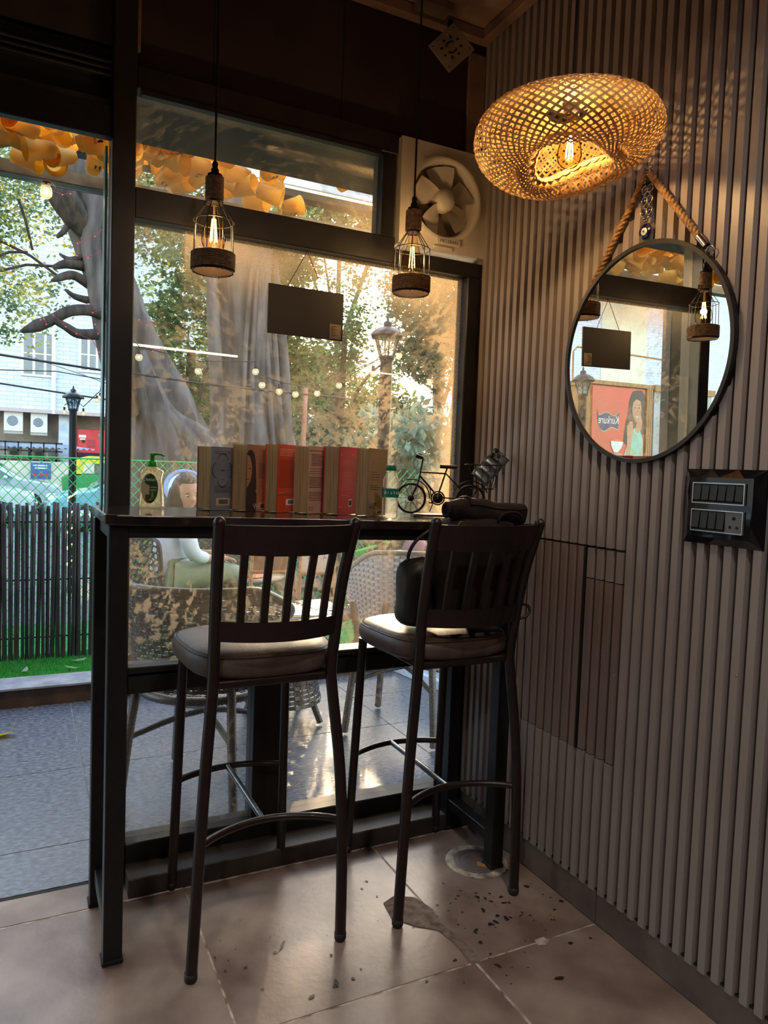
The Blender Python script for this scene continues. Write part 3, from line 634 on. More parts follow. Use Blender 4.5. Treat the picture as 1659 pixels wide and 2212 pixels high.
for x in (-1.214, -.092): rail(x-.018, x+.018, -.35, -.12, 1.030, 1.062).build('side_rail', m_black, ct)
for x, yb in ((-1.216, -.10), (-.0915, -.10)): MB().box(x-.018, x+.018, -.36, yb-.02, .075, .110, c=.002).build('foot_rail', m_black, ct)

# drain cover under the right front leg
dc = thing('drain_cover', 'round floor drain cover under the right front counter leg', 'drain cover', (-.125, -.335, 0))
b = MB().lathe([(.098, .0004), (.094, .0018), (.078, .0022), (.072, .0012)], 36); b.build('mortar_ring', m_grout, dc)
MB().lathe([(0, .0012), (.07, .0012), (.071, .0004)], 36).build('lid', m_base, dc)
for R in (.055, .035, .018): MB().ring((0, 0, .0012), R, .0012, 30, 4).build('lid_ridge', m_base, dc)
lf = thing('paper_scrap', 'orange paper scrap on the drain cover', 'litter', (-.118, -.355, .0026))
MB().poly([(-.02, .01, .004), (.012, -.02, .0), (-.002, -.026, 0), (-.022, -.006, .0), (-.016, .004, .008)]).build('scrap', mat('orange_paper', K(190, 130, 60), .7), lf)
tag(lf, 'small orange paper scrap by the right counter leg', 'litter')

# ------------------------------------------------------------------ bar stools
m_stool = mat('stool_metal', K(42, 30, 29), .36, .25, K(32, 23, 23), 30, coat=.15)
m_foot = mat('stool_foot', K(26, 22, 26), .6)
def make_stool(label):
    t = thing('bar_stool', label, 'bar stool', (-.862, -.32, 0), group='bar stools at the counter')
    # local coords: x along the counter, -y towards the room
    rl = [((-.190, -.199, .008), (-.168, -.192, .45), (-.152, -.190, .70), (-.152, -.196, .80), (-.158, -.230, .95), (-.166, -.276, 1.094)),
          ((.193, -.198, .008), (.190, -.196, .25), (.178, -.192, .46), (.153, -.186, .66), (.147, -.188, .72), (.149, -.198, .80), (.152, -.230, .95), (.161, -.276, 1.092))]
    def smooth(P, n=5):
        out = []; P = [Vector(p) for p in P]
        for i in range(len(P)-1):
            p0, p1, p2, p3 = P[max(i-1, 0)], P[i], P[i+1], P[min(i+2, len(P)-1)]
            for k in range(n):
                f = k/n; out.append(.5*((2*p1)+(p2-p0)*f+(2*p0-5*p1+4*p2-p3)*f*f+(3*p1-p0-3*p2+p3)*f**3))
        return out+[P[-1]]
    for P in rl:
        l = MB().tube(smooth(P), .0145, 12).build('rear_leg', m_stool, t); MB().ball(P[-1], .0145, 10, 6).build('post_cap', m_stool, l)
        MB().lathe([(.0, .0), (.0125, .0), (.0155, .006), (.0155, .022), (.0, .022)], 14, 0, Matrix.Translation((P[0][0], P[0][1], 0))).build('rubber_foot', m_foot, l)
    fl_ = [((-.163, .202, .008), (-.150, .165, .70)), ((.166, .210, .008), (.150, .168, .70))]
    for P in fl_:
        l = MB().tube(P, .0135, 12).build('front_leg', m_stool, t)
        MB().lathe([(.0, .0), (.0115, .0), (.0145, .006), (.0145, .022), (.0, .022)], 14, 0, Matrix.Translation((P[0][0], P[0][1], 0))).build('rubber_foot', m_foot, l)
    def post(sx, z):     # x, y of a back post at height z
        P = rl[0 if sx < 0 else 1]
        for a, b in zip(P, P[1:]):
            if a[2] <= z <= b[2]:
                f = (z-a[2])/(b[2]-a[2]); return a[0]+(b[0]-a[0])*f, a[1]+(b[1]-a[1])*f
        return P[-1][0], P[-1][1]
    BOW = .048
    def backpt(u, z):    # u 0..1 across the back
        x0, y0 = post(-1, z); x1, y1 = post(1, z); return Vector((x0+(x1-x0)*u, y0+(y1-y0)*u-BOW*4*u*(1-u), z))
    def band(za, zb, n, th=.014):
        b = MB(); m = 16; vs = []
        for i in range(m+1):
            u = i/m
            for z, d in ((za(u), -th/2), (zb(u), -th/2), (zb(u), th/2), (za(u), th/2)): p = backpt(u, min(1.09, z)); vs.append((p.x, p.y+d, z))
        fs = [(4*i+k, 4*i+(k+1) % 4, 4*i+4+(k+1) % 4, 4*i+4+k) for i in range(m) for k in range(4)]
        return b.add(vs, fs, 0, False).build(n, m_stool, t)
    band(lambda u: 1.024-.004*sin(pi*u), lambda u: 1.090, 'top_rail'); band(lambda u: .812, lambda u: .862, 'lower_rail')
    for k in range(5):
        u = (k+1)/6; b = MB(); vs = []; hw = .0085
        for z in (.86, .94, 1.026):
            p = backpt(u, z); vs += [(p.x-hw, p.y-.005, z), (p.x+hw, p.y-.005, z), (p.x+hw, p.y+.005, z), (p.x-hw, p.y+.005, z)]
        b.add(vs, [(4*i+q, 4*i+(q+1) % 4, 4*i+4+(q+1) % 4, 4*i+4+q) for i in range(2) for q in range(4)]); b.build('back_slat', m_stool, t)
    # cushion: rounded square with domed top
    def sup(a, hx, hy, e=3.4):
        c, s = cos(a), sin(a); return hx*abs(c)**(2/e)*(1 if c >= 0 else -1), hy*abs(s)**(2/e)*(1 if s >= 0 else -1)
    n = 48; rows = [(0, .783), (.30, .782), (.62, .779), (.82, .774), (.93, .767), (.985, .756), (1., .742), (.995, .728), (.97, .716), (.93, .709), (.0, .708)]
    b = MB(); vs = []
    for k, z in rows:
        for i in range(n):
            x, y = sup(2*pi*i/n, .196*k, .190*k); tp = 1+.06*(y/.19)       # wider at the front
            vs.append((x*tp, y-.005, z))
    b.add(vs, [(r*n+i, r*n+(i+1) % n, (r+1)*n+(i+1) % n, (r+1)*n+i) for r in range(len(rows)-1) for i in range(n)], 0, True)
    st = b.build('seat', m_seat, t)
    sm = MB(); P = []
    for i in range(96):
        x, y = sup(2*pi*i/96, .196*.968, .190*.968); P.append((x*(1+.06*(y/.19)), y-.005, .7612))
    sm.tube(P, .0016, 5, True); sm.build('seam', mat('seam', K(58, 46, 44), .6), st)
    dt = MB()
    for i in range(0, 192):
        x, y = sup(2*pi*i/192, .196*.945, .190*.945); a = (x*(1+.06*(y/.19)), y-.005, .7665)
        x2, y2 = sup(2*pi*(i+.5)/192, .196*.945, .190*.945); dt.tube([a, (x2*(1+.06*(y2/.19)), y2-.005, .7665)], .0007, 4)
    dt.build('stitching', mat('stitch', K(52, 40, 38), .7), st, stuff=True)
    MB().box(-.145, .145, -.185, .165, .690, .709, c=.003).build('seat_frame', m_stool, t)
    # foot rails
    zf = .322
    def legx(P, z):
        for a, b in zip(P, P[1:]):
            if a[2] <= z <= b[2]: f = (z-a[2])/(b[2]-a[2]); return Vector(a).lerp(Vector(b), f)
    for nm, A, B, bow in (('rear_foot_rail', legx(rl[0], zf), legx(rl[1], zf), .075), ('front_foot_rail', legx(fl_[0], zf), legx(fl_[1], zf), .05)):
        MB().tube([A.lerp(B, i/14)+Vector((0, bow*sin(pi*i/14)**.8, 0)) for i in range(15)], .0095, 8).build(nm, m_stool, t)
    MB().tube([(0, legx(rl[0], zf).y+.075, zf), (0, legx(fl_[0], zf).y+.05, zf)], .0085, 10).build('cross_bar', mat('steel_bar', K(150, 150, 152), .22, .9, K(120, 118, 118), 30), t)
    return t
s1 = make_stool('left bar stool, its brown seat empty')
s2 = copy_tree(s1, (-.316, -.328, 0), 0.0, 'right bar stool, a dark backpack on its seat')

# ------------------------------------------------------------------ backpack on the right stool
bp = thing('backpack', 'dark brown roll-top backpack slumped on the right bar stool', 'bag', (-.272, -.452, .7835))
m_bag = mat('bag_leather', K(38, 28, 28), .78, 0, K(24, 18, 19), 14, bump=1., bscale=24, spec=.25); m_bag2 = mat('bag_nylon', K(34, 34, 40), .5, 0, K(22, 22, 26), 9, bump=1., bscale=20)
def lump(hx, hy, h, e, seed, amp, taper=.16, lean=0.):
    rnd = random.Random(seed); ph = [rnd.uniform(0, 6) for _ in range(8)]
    def fn(u, v):
        a = 2*pi*u; t = v; c, s = cos(a), sin(a); k = (1-abs(2*t-1)**6)**.5 if 0 < t < 1 else 0
        w = 1+amp*(sin(3*a+ph[0]+5*t)+sin(5*a+ph[1]-7*t)*.6+sin(2*a+11*t+ph[2])*.5+.5*sin(9*a+17*t)); bel = 1.06-taper*t
        return Vector((hx*bel*w*k*abs(c)**(2/e)*(1 if c >= 0 else -1), hy*bel*w*k*abs(s)**(2/e)*(1 if s >= 0 else -1)+lean*t, h*t))
    return fn
MB().grid(lump(.128, .074, .335, 3.4, 3, .022, .10, -.030), 54, 30, cu=True).build('body', m_bag, bp)
MB().grid(lambda u, v: lump(.072, .058, .20, 2.6, 8, .03)(u, v)+Vector((-.138, .040, .0)), 30, 18, cu=True).build('side_pocket', m_bag2, bp)
def rollfn(u, v):
    a = 2*pi*u; c, s = cos(a), sin(a); x = -.118+.262*v; k = (1-abs(2*v-1)**10)**.5 if 0 < v < 1 else 0
    r = .030*(1+.05*sin(3*a+8*v)+.04*sin(2*a+23*v)+.03*sin(5*a-14*v)); return Vector((x, -.046+r*1.25*k*abs(c)**.8*(1 if c >= 0 else -1), .338-.012*v+.004*sin(7*v)+r*k*abs(s)**.8*(1 if s >= 0 else -1)))
MB().grid(rollfn, 28, 26, cu=True).build('roll_top', m_bag, bp)
def flapfn(u, v):
    a = -.75*pi+1.62*pi*u; p = Vector(rollfn(a/(2*pi), .22+.765*v)); c = Vector((p.x, -.046, .338-.012*v)); return c+(p-c)*1.12
MB().grid(flapfn, 24, 18).build('flap', m_bag, bp)
MB().tube([flapfn(i/24, 0) for i in range(25)], .0028, 6).build('flap_piping', m_bag, bp)
MB().ring((-.116, -.046, .338), .017, .006, 18, 6, frame3((0, 1, 0), (0, 0, 1))).build('roll_end', m_bag, bp)
MB().tube([(.062+.040*-cos(pi*i/12), -.092-.006*sin(pi*i/12), .312+.024*sin(pi*i/12)) for i in range(13)], .0045, 6).build('handle', m_bag, bp)
def strap(P, w, n, m, th=.003):
    P = smoothp(P); b = MB(); vs = []
    for i, p in enumerate(P):
        d = (P[min(i+1, len(P)-1)]-P[max(i-1, 0)]).normalized(); sd = d.cross(Vector((0, 1, .2))).normalized() if abs(d.y) < .9 else Vector((1, 0, 0)); nn = d.cross(sd)
        vs += [p-sd*w/2-nn*th/2, p+sd*w/2-nn*th/2, p+sd*w/2+nn*th/2, p-sd*w/2+nn*th/2]
    b.add(vs, [(4*i+q, 4*i+(q+1) % 4, 4*i+4+(q+1) % 4, 4*i+4+q) for i in range(len(P)-1) for q in range(4)], 0, False); return b.build(n, m, bp)
def smoothp(P, n=5):
    out = []; P = [Vector(p) for p in P]
    for i in range(len(P)-1):
        p0, p1, p2, p3 = P[max(i-1, 0)], P[i], P[i+1], P[min(i+2, len(P)-1)]
        for k in range(n): f = k/n; out.append(.5*((2*p1)+(p2-p0)*f+(2*p0-5*p1+4*p2-p3)*f*f+(3*p1-p0-3*p2+p3)*f**3))
    return out+[P[-1]]
for sx in (-.045, .045): strap([(sx, -.094, .30), (sx*1.1, -.092, .22), (sx*1.3, -.090, .14), (sx*1.5, -.082, .06), (sx*1.7, -.07, .02)], .032, 'shoulder_strap', m_bag)
MB().tube(smoothp([(.118, -.03, .052), (.150, -.035, .064), (.176, -.04, .060), (.184, -.04, .044), (.172, -.04, .028), (.15, -.035, .022), (.118, -.03, .020)]), .0045, 6).build('side_strap', m_bag2, bp)
MB().tube(smoothp([(-.12, .02, .28), (-.165, .03, .245), (-.185, .035, .20), (-.165, .04, .17)]), .005, 6).build('side_strap', m_bag2, bp)
MB().ring((-.098, -.096, .300), .009, .0022, 16, 6, FRONT).build('buckle', m_brass, bp)
# ------------------------------------------------------------------ things on the counter
def on_top(x): return ZT(x)
soap = thing('soap_bottle', 'clear liquid soap bottle with green pump and oval label, left on the counter', 'bottle', (-1.098, -.110, on_top(-1.098)), rotz=radians(-27))
m_soap = clear('soap_plastic', (.97, .93, .84, 1), .42, .05, body=.16, bodycol=(1, .86, .62, 1))
m_green = mat('green_plastic', K(38, 190, 62), .3, 0, K(24, 160, 48), 9, trans=.3)
def soap_fn(u, v):
    prof = [(.0, .0), (.030, .0), (.0345, .004), (.0335, .02), (.0305, .045), (.0285, .062), (.029, .078), (.0315, .090), (.0325, .097), (.029, .103), (.018, .109), (.013, .112), (.0, .1125)]
    x = v*(len(prof)-1); i = min(int(x), len(prof)-2); f = x-i; r = prof[i][0]*(1-f)+prof[i+1][0]*f; z = prof[i][1]*(1-f)+prof[i+1][1]*f
    a = 2*pi*u; c, s = cos(a), sin(a); return (r*abs(c)**.75*(1 if c >= 0 else -1), .62*r*abs(s)**.75*(1 if s >= 0 else -1), z)
MB().grid(soap_fn, 32, 36, cu=True).build('bottle_body', m_soap, soap)
MB().lathe([(0, .113), (.0125, .113), (.0128, .115), (.0128, .124), (.011, .128), (.006, .129), (0, .129)], 20).build('collar', m_green, soap)
b = MB().lathe([(.0058, .128), (.0058, .142), (.0072, .143), (.0068, .149), (.0, .149)], 14); b.tube([(0, 0, .147), (.014, 0, .148), (.026, 0, .146), (.033, 0, .143)], [.0035, .003, .0027, .0025], 8); b.build('pump_head', m_green, soap)
MB().tube([(0, 0, .11), (0.002, 0, .008)], .0032, 8).build('dip_tube', clear('tube_plastic', (1, .95, .85, 1), .3, .1, body=.4, bodycol=(1, .9, .7, 1)), soap)
m_lab = mat('label_beige', K(196, 172, 142), .5, 0, K(186, 162, 132), 8); m_dkg = mat('label_green', K(40, 88, 40), .5, 0, K(32, 74, 34), 8); m_lime = mat('label_lime', K(120, 158, 70), .5); m_wht = mat('print_white', K(240, 240, 235), .5)
def onface(x, z, d=.0005): return (x, -.0195-d-(.0006 if z > .085 or z < .03 else 0), z)
def ell(cx, cz, rx, rz, d, n=28, a0=0, a1=2*pi): return [onface(cx+rx*cos(a0+(a1-a0)*i/n), cz+rz*sin(a0+(a1-a0)*i/n), d) for i in range(n)]
lb = MB(); lb.poly(ell(.0, .054, .0235, .041, .0), 0); lb.poly(ell(.0, .054, .0235, .041, .0003, 24, -pi/2, pi/2)+[onface(0, .095, .0003)], 1)
lb.poly(ell(.0, .077, .0145, .0145, .0006, 24), 1); lb.poly([onface(-.011, .037, .0006), onface(.009, .037, .0006), onface(.009, .026, .0006), onface(-.001, .018, .0006), onface(-.011, .026, .0006)], 1); lb.poly([onface(.008, .07, .0006), onface(.010, .07, .0006), onface(.012, .03, .0006), onface(.004, .016, .0006)], 2)
lb.build('label', [m_lab, m_dkg, m_lime], soap)
text('lettering', 'Dettol', .0125, m_wht, soap, onface(0, .078, .001), FRONT); text('lettering', 'ORIGINAL', .0042, m_wht, soap, onface(.011, .057, .001), FRONT)
b = MB(); b.box(.002, .020, -.0208, -.0206, .0505, .0515); b.box(.002, .020, -.0208, -.0206, .0475, .0485); b.build('print_lines', m_wht, soap)
MB().disc(onface(.002, .023, .0012), .0032, 10, FRONT).build('print_flower', mat('print_orange', K(220, 90, 50), .5), soap)

m_pages = mat('pages', K(206, 180, 136), .8, 0, K(160, 134, 96), 300, stretch=(1, 1, .02), bump=.4)
m_ink = mat('print_ink', K(44, 38, 40), .6)
BANG = radians(35)
def book(x, y, w, t, h, col, label, draw, edge=None, spine=None):
    B = thing('book', label, 'book', (x, y, on_top(x)), rotz=BANG, group='books standing on the counter')
    mc = mat('cover_'+label.split()[0]+'_%d' % int(h*1e4), K(*col), .42, 0, K(*[int(c*.92) for c in col]), 14); ms = mc
    th = .0016
    b = MB(); b.box(0, w, -.0, th, 0, h); b.box(0, w, t-th, t, 0, h); b.box(w-th, w, th, t-th, 0, h); b.build('cover', mc, B)      # back cover faces the room
    MB().box(.003, w-th, th+.0003, t-th-.0003, .003, h-.003).build('pages', m_pages, B)
    draw(B, w, t, h); return B
def lines(B, rows, m, x0, z_of, y=-.0006):
    b = MB()
    for (xa, xb, z, hgt) in rows: b.box(xa, xb, y, y+.0004, z, z+hgt)
    return b.build('print_lines', m, B)
def barcode(B, x0, z0, w, h, mbg=None):
    MB().box(x0, x0+w, -.0006, -.0001, z0, z0+h).build('barcode_label', mbg or m_lab, B); b = MB(); x = x0+w*.2
    rnd = random.Random(int(x0*1e4))
    while x < x0+w*.85: d = rnd.choice([.0006, .001, .0015]); b.box(x, x+d, -.0010, -.0006, z0+h*.2, z0+h*.8); x += d+.0009
    b.build('barcode', m_ink, B)
def para(xa, xb, z0, z1, step, hgt=.0011, seed=1):
    rnd = random.Random(seed); out = []; z = z1
    while z > z0: out.append((xa+rnd.uniform(0, .004), xb-rnd.uniform(0, .02), z, hgt)); z -= step
    return out
def d1(B, w, t, h):
    b = MB(); cx, cz = .048, .112
    for a0, (ox, oz) in ((.9, (0, .026)), (2.4, (-.022, 0)), (3.9, (0, -.026)), (5.4, (.022, 0))):
        mid = math.atan2(oz, ox); b.tube([(cx+ox+.0215*cos(mid-1.5+3.0*i/14), -.0008, cz+oz+.0215*sin(mid-1.5+3.0*i/14)) for i in range(15)], [.0003+.0011*sin(pi*i/14) for i in range(15)], 4)
    b.build('clover_emblem', m_ink, B); lines(B, [(cx-.008, cx+.008, cz-.002, .0032)], m_ink, 0, 0)
    lines(B, [(.012, .085, h-.014, .0012), (.02, .08, h-.019, .0012)]+para(.014, .09, .045, .066, .0042)+para(.04, .06, .1, .1, 1)+[(.041, .056, .138, .0008), (.024, .034, .112, .0008), (.064, .074, .112, .0008), (.040, .056, .086, .0008)], m_ink, 0, 0); barcode(B, .022, .012, .058, .021)
    MB().box(.002, .0032, t-.0022, t-.0016, .004, h-.004).build('red_edge', mat('red_edge', K(200, 40, 40), .5), B)
def d2(B, w, t, h):
    m_h = mat('print_hair', K(46, 30, 34), .5); m_sk = mat('print_skin', K(176, 124, 92), .5)
    f = lambda pts, y=-.0005: [(p[0], y, p[1]) for p in pts]
    MB().poly(f([(.0, .0), (.044, .0), (.046, .05), (.040, .056), (.044, .066), (.042, .10), (.038, .145), (.030, .168), (.016, .176), (.006, .172), (.0, .165)])).build('portrait_hair', m_h, B)
    MB().poly(f([(.0, .066), (.006, .072), (.016, .086), (.021, .105), (.022, .13), (.014, .150), (.008, .158), (.0, .16)], -.0009)).build('portrait_face', m_sk, B)
    b = MB(); b.poly(f([(.006, .122), (.012, .125), (.017, .122), (.012, .119)], -.0012)); b.poly(f([(.0, .089), (.010, .092), (.013, .096), (.006, .0925), (0, .091)], -.0012)); b.poly(f([(.005, .129), (.013, .132), (.018, .129), (.012, .1335)], -.0012)); b.build('portrait_eye', m_h, B)
    lines(B, para(.052, .10, .09, .135, .0045)+[(.058, .09, .07, .001)], m_ink, 0, 0); text('lettering', 'W', .022, m_lab, B, (.044, -.0012, .013), FRONT, shear=-.3); barcode(B, .055, .004, .05, .02)
def d3(B, w, t, h):
    lines(B, para(.006, .10, h-.035, h-.014, .0046, .0014), mat('print_cream', K(240, 190, 150), .6), 0, 0); lines(B, para(.004, .11, .07, h-.045, .0042, .001), mat('print_darkred', K(120, 40, 24), .6), 0, 0)
    lines(B, [(.006, .028, .055, .0022)], m_lab, 0, 0); lines(B, para(.006, .09, .045, .052, .004), m_ink, 0, 0); barcode(B, .042, .02, .05, .018, m_wht)
def d4(B, w, t, h):
    lines(B, [(.004, .07, h-.014, .0014)]+para(.012, .08, h-.06, h-.024, .0045, .0012)+para(.004, .09, .075, .105, .0048, .0014)+para(.004, .09, .035, .062, .0048, .0012)+para(.004, .09, .11, .13, .007, .0008), m_ink, 0, 0)
    MB().box(w-.046, w, -.0005, -.0001, 0, h).build('pink_edge', mat('print_pinkedge', K(196, 62, 76), .5), B); MB().disc((.012, -.0006, .018), .0025, 10, FRONT).build('print_dot', m_ink, B); lines(B, [(.004, .03, .012, .0008), (.016, .03, .018, .001)], m_ink, 0, 0)
def d5(B, w, t, h):
    mp = mat('print_pale', K(224, 130, 140), .6); lines(B, para(.008, .085, .14, h-.04, .005, .0008)+para(.008, .08, .07, .125, .0056, .0008)+[(.008, .06, .056, .001), (.006, .02, .022, .002), (.066, .08, h-.024, .0022), (.008, .014, h-.026, .004)], mp, 0, 0); barcode(B, .056, .022, .02, .024, m_lab)
def d6(B, w, t, h):
    b = MB()
    for cx, cz, s in ((.066, h-.03, 1.), (.028, h-.042, .8), (.056, h-.046, .8), (.076, h-.05, .8), (.022, h-.058, .8)): b.poly([(cx-.005*s, -.0006, cz+.003*s), (cx, -.0006, cz-.001*s), (cx+.004*s, -.0006, cz+.004*s), (cx+.001*s, -.0006, cz-.003*s)])
    b.build('bird_print', m_ink, B); lines(B, para(.018, .07, .10, .13, .0075, .0007)+para(.012, .075, .078, .09, .0056, .0009), m_ink, 0, 0)
    rnd = random.Random(4); k = MB()
    for i in range(22): xa = .012+rnd.uniform(0, .035); za = .02+rnd.uniform(0, .018); k.box(xa, xa+rnd.uniform(.002, .008), -.0007, -.0003, za, za+rnd.uniform(.0006, .002))
    k.build('doodle_print', m_ink, B); barcode(B, .055, .004, .03, .012)
book(-.946, -.150, .118, .052, .178, (118, 126, 142), 'blue-grey paperback with a black clover emblem, leftmost book', d1)
book(-.848, -.162, .118, .052, .190, (158, 118, 92), 'brown paperback with half a woman\'s face on the back, second book from left', d2)
book(-.763, -.182, .118, .046, .196, (214, 70, 34), 'orange-red paperback, third book in the row', d3)
book(-.680, -.208, .118, .050, .196, (196, 156, 140), 'pinkish paperback with dense dark lines, fourth book in the row', d4)
book(-.593, -.228, .112, .054, .200, (182, 32, 62), 'crimson paperback, fifth book in the row', d5)
book(-.512, -.256, .112, .040, .200, (166, 142, 108), 'cream paperback with small black birds, rightmost book', d6)

wb_ = thing('water_bottle', 'small clear water bottle with teal cap and teal label in front of the last book', 'bottle', (-.478, -.335, on_top(-.478)), rotz=radians(-20)); wb_.scale = (1.2, 1.2, 1.03)
m_pet = clear('pet_plastic', (.96, .97, .97, 1), .14, .06, body=.08, bodycol=(.95, .95, .95, 1)); m_teal = mat('teal', K(18, 128, 112), .4, 0, K(12, 108, 96), 8)
prof = [(0, .002), (.012, 0), (.0185, .003), (.0195, .010)]
for k in range(5): prof += [(.0195, .014+k*.009), (.0180, .0185+k*.009)]
prof += [(.0195, .060), (.0195, .084), (.0180, .088), (.0192, .093), (.0180, .099), (.019, .104), (.0175, .112), (.0125, .122), (.0098, .128), (.0098, .131), (.0115, .132)]
MB().lathe(prof, 24).build('bottle_body', m_pet, wb_)
MB().lathe([(.0199, .060), (.0199, .084)], 28).build('label', m_teal, wb_)
MB().lathe([(.0, .148), (.0115, .148), (.0122, .146), (.0122, .134), (.0115, .133)], 28).build('cap', m_teal, wb_)
def wrap_text(body, size, R, z, parent, m, ang0):
    w = size*.58
    for i, ch in enumerate(body):
        a = ang0+(i-(len(body)-1)/2)*w/R; nrm = Vector((sin(a), -cos(a), 0)); Rm = frame3((cos(a), sin(a), 0), (0, 0, 1))
        text('letter', ch, size, m, parent, nrm*(R+.0003)+Vector((0, 0, z)), Rm)
wrap_text('Bisleri', .0125, .0199, .073, wb_, m_wht, .35)

# toy bicycle with a wire basket, a phone standing in the basket
bk = thing('toy_bicycle', 'small black metal model bicycle with a wire basket, near the window corner', 'ornament', (-.318, -.165, on_top(-.318)), rotz=radians(-18)); bk.scale = (1.22, 1.22, 1.22)
m_bik = mat('bike_metal', K(38, 30, 28), .4, .5, K(28, 22, 21), 30); RW = .040
def wheel(x, parent, r=RW):
    w = MB().ring((x, 0, r+.006), r-.003, .0034, 36, 6, FRONT).build('wheel', m_bik, parent)
    s = MB()
    for k in range(12): a = 2*pi*k/12; s.tube([(x, 0, r+.006), (x+(r-.004)*cos(a), 0, r+.006+(r-.004)*sin(a))], .0006, 4)
    s.build('spokes', m_bik, w); MB().lathe([(0, .005), (.007, .004), (.009, 0), (.007, -.004), (0, -.005)], 14, 0, M4(FRONT, (x, 0, r+.006))).build('wheel_hub', m_bik, w)
wheel(0, bk); wheel(.158, bk)
tb = lambda nm, P, r: MB().tube(P, r, 8).build(nm, m_bik, bk)
tb('fork', [(.0, -.005, .046), (.016, -.004, .085), (.020, 0, .10), (.028, 0, .150)], .0022); tb('fork', [(.0, .005, .046), (.016, .004, .085)], .0018)
tb('frame_tube', [(.022, 0, .114), (.088, 0, .112)], .0022); tb('frame_tube', [(.021, 0, .105), (.070, 0, .052)], .0024); tb('frame_tube', [(.070, 0, .052), (.093, 0, .128)], .0022)
tb('frame_tube', [(.090, 0, .112), (.158, 0, .046)], .0018); tb('frame_tube', [(.070, 0, .050), (.158, 0, .046)], .0018)
tb('handlebar', [(.012, -.024, .154), (.022, -.022, .150), (.028, 0, .150), (.022, .022, .150), (.012, .024, .154)], .0028)
MB().ball((.016, -.002, .157), (.010, .009, .006), 10, 6).build('headlamp', m_bik, bk); MB().tube([(.004, -.024, .156), (.02, -.023, .151)], .0045, 8).build('grip', m_bik, bk)
MB().grid(lambda u, v: (.074+.042*v, (.004+.010*v**.6)*cos(2*pi*u), .130+.005*sin(2*pi*u)), 12, 6, cu=True).build('saddle', m_bik, bk)
for x in (0, .158): MB().tube([(x+.049*cos(a), 0, RW+.006+.049*sin(a)) for a in [.0+1.9*i/14 if x == 0 else .4+2.3*i/14 for i in range(15)]], .0016, 6).build('mudguard', m_bik, bk)
MB().ring((.070, -.004, .048), .017, .002, 24, 6, FRONT).build('chain_ring', m_bik, bk); MB().lathe([(0, .002), (.014, .002), (.014, -.002), (0, -.002)], 16, 0, M4(FRONT, (.070, -.004, .048))).build('chain_wheel', m_bik, bk)
tb('crank', [(.070, -.008, .048), (.052, -.008, .038)], .0018); MB().box(.046, .056, -.016, -.006, .034, .038).build('pedal', m_bik, bk)
tb('stand', [(.048, -.010, .012), (.056, -.006, .030), (.048, 0, .078), (.03, 0, .092)], .0014)
MB().box(.004, .19, -.026, .026, .0002, .006, c=.001).build('base_board', mat('base_wood', K(80, 38, 30), .4), bk)
bsk = MB(); bz, tz = .076, .138
def basket_pt(a, f): return (.188+(.024+.014*f)*cos(a)*1.25, (.022+.012*f)*sin(a), bz+(tz-bz)*f)
for k in range(14): bsk.tube([basket_pt(2*pi*k/14, 0), basket_pt(2*pi*k/14, 1)], .0009, 4)
bsk.tube([basket_pt(2*pi*k/24, 1) for k in range(24)], .0017, 6, True); bsk.tube([basket_pt(2*pi*k/24, 0) for k in range(24)], .0014, 6, True)
for q in (-.6, 0, .6): bsk.tube([basket_pt(pi/2+q, 0), basket_pt(-pi/2-q, 0)], .0009, 4)
bsk.tube([(.158, 0, .046), (.180, 0, .078)], .0018, 6)
bsk.build('wire_basket', m_bik, bk)
ph = thing('phone', 'phone in a puffy dark metallic case leaning in the bicycle basket', 'phone', at(1060, 1008, y=-.245), rotz=0)
_pu = (at(1097, 966, y=-.24)-at(1018, 1052, y=-.25)).normalized(); PH = frame3(_pu.cross(Vector((-.45, -1, .25))), _pu)
PM = PH.to_4x4(); m_case = mat('case_metal', K(112, 120, 130), .28, .7, K(84, 92, 102), 6)
MB().box(-.031, .031, -.064, .064, -.004, .0, M=PM, c=.002).build('phone_body', m_gloss, ph)
for k in range(4):
    z0 = -.064+.030*k; top = .030 if k < 3 else .034
    MB().grid(lambda u, v: PM @ Vector((-.031+.062*u, z0+top*v, .0002+.0055*(sin(pi*min(max(u, 0), 1))**.25)*sin(pi*v)**.6)), 12, 8).build('quilted_case', m_case, ph)
MB().box(-.029, .006, .026, .061, .002, .0062, M=PM, c=.003).build('camera_bump', m_case, ph)
for cx, cy in ((-.020, .053), (-.020, .034), (-.004, .0435)): MB().lathe([(.0072, .006), (.0072, .0085), (.0055, .009), (0, .0082)], 18, 0, PM @ Matrix.Translation((cx, cy, 0))).build('lens', m_gloss, ph)

# ------------------------------------------------------------------ unseen fill lamps added to brighten the room (behind the camera)
def add_fill_lamp(x, y, w, label):
    d = thing('fill_lamp', label, 'fill lamp', (x, y, 2.715))
    MB().lathe([(.05, -.001), (.07, -.006), (.075, -.0005)], 28).build('trim_ring', m_white, d)
    MB().lathe([(.05, -.002), (0, -.002)], 28).build('diffuser', glow('fill_diffuser', (1, .8, .58, 1), 6), d)
    l = bpy.data.lights.new('fill_light', 'SPOT'); l.energy = w; l.color = (1, .92, .84); l.spot_size = radians(150); l.spot_blend = .6; l.shadow_soft_size = .06
    o = bpy.data.objects.new('fill_light', l); COL.objects.link(o); o.parent = d; o.location = (0, 0, -.02)
add_fill_lamp(-.75, -2.0, 34, 'added unseen fill lamp nearest the fluted wall'); add_fill_lamp(-2.4, -2.9, 34, 'added unseen fill lamp in the middle of the room'); add_fill_lamp(-1.1, -3.6, 30, 'added unseen fill lamp at the back of the room')

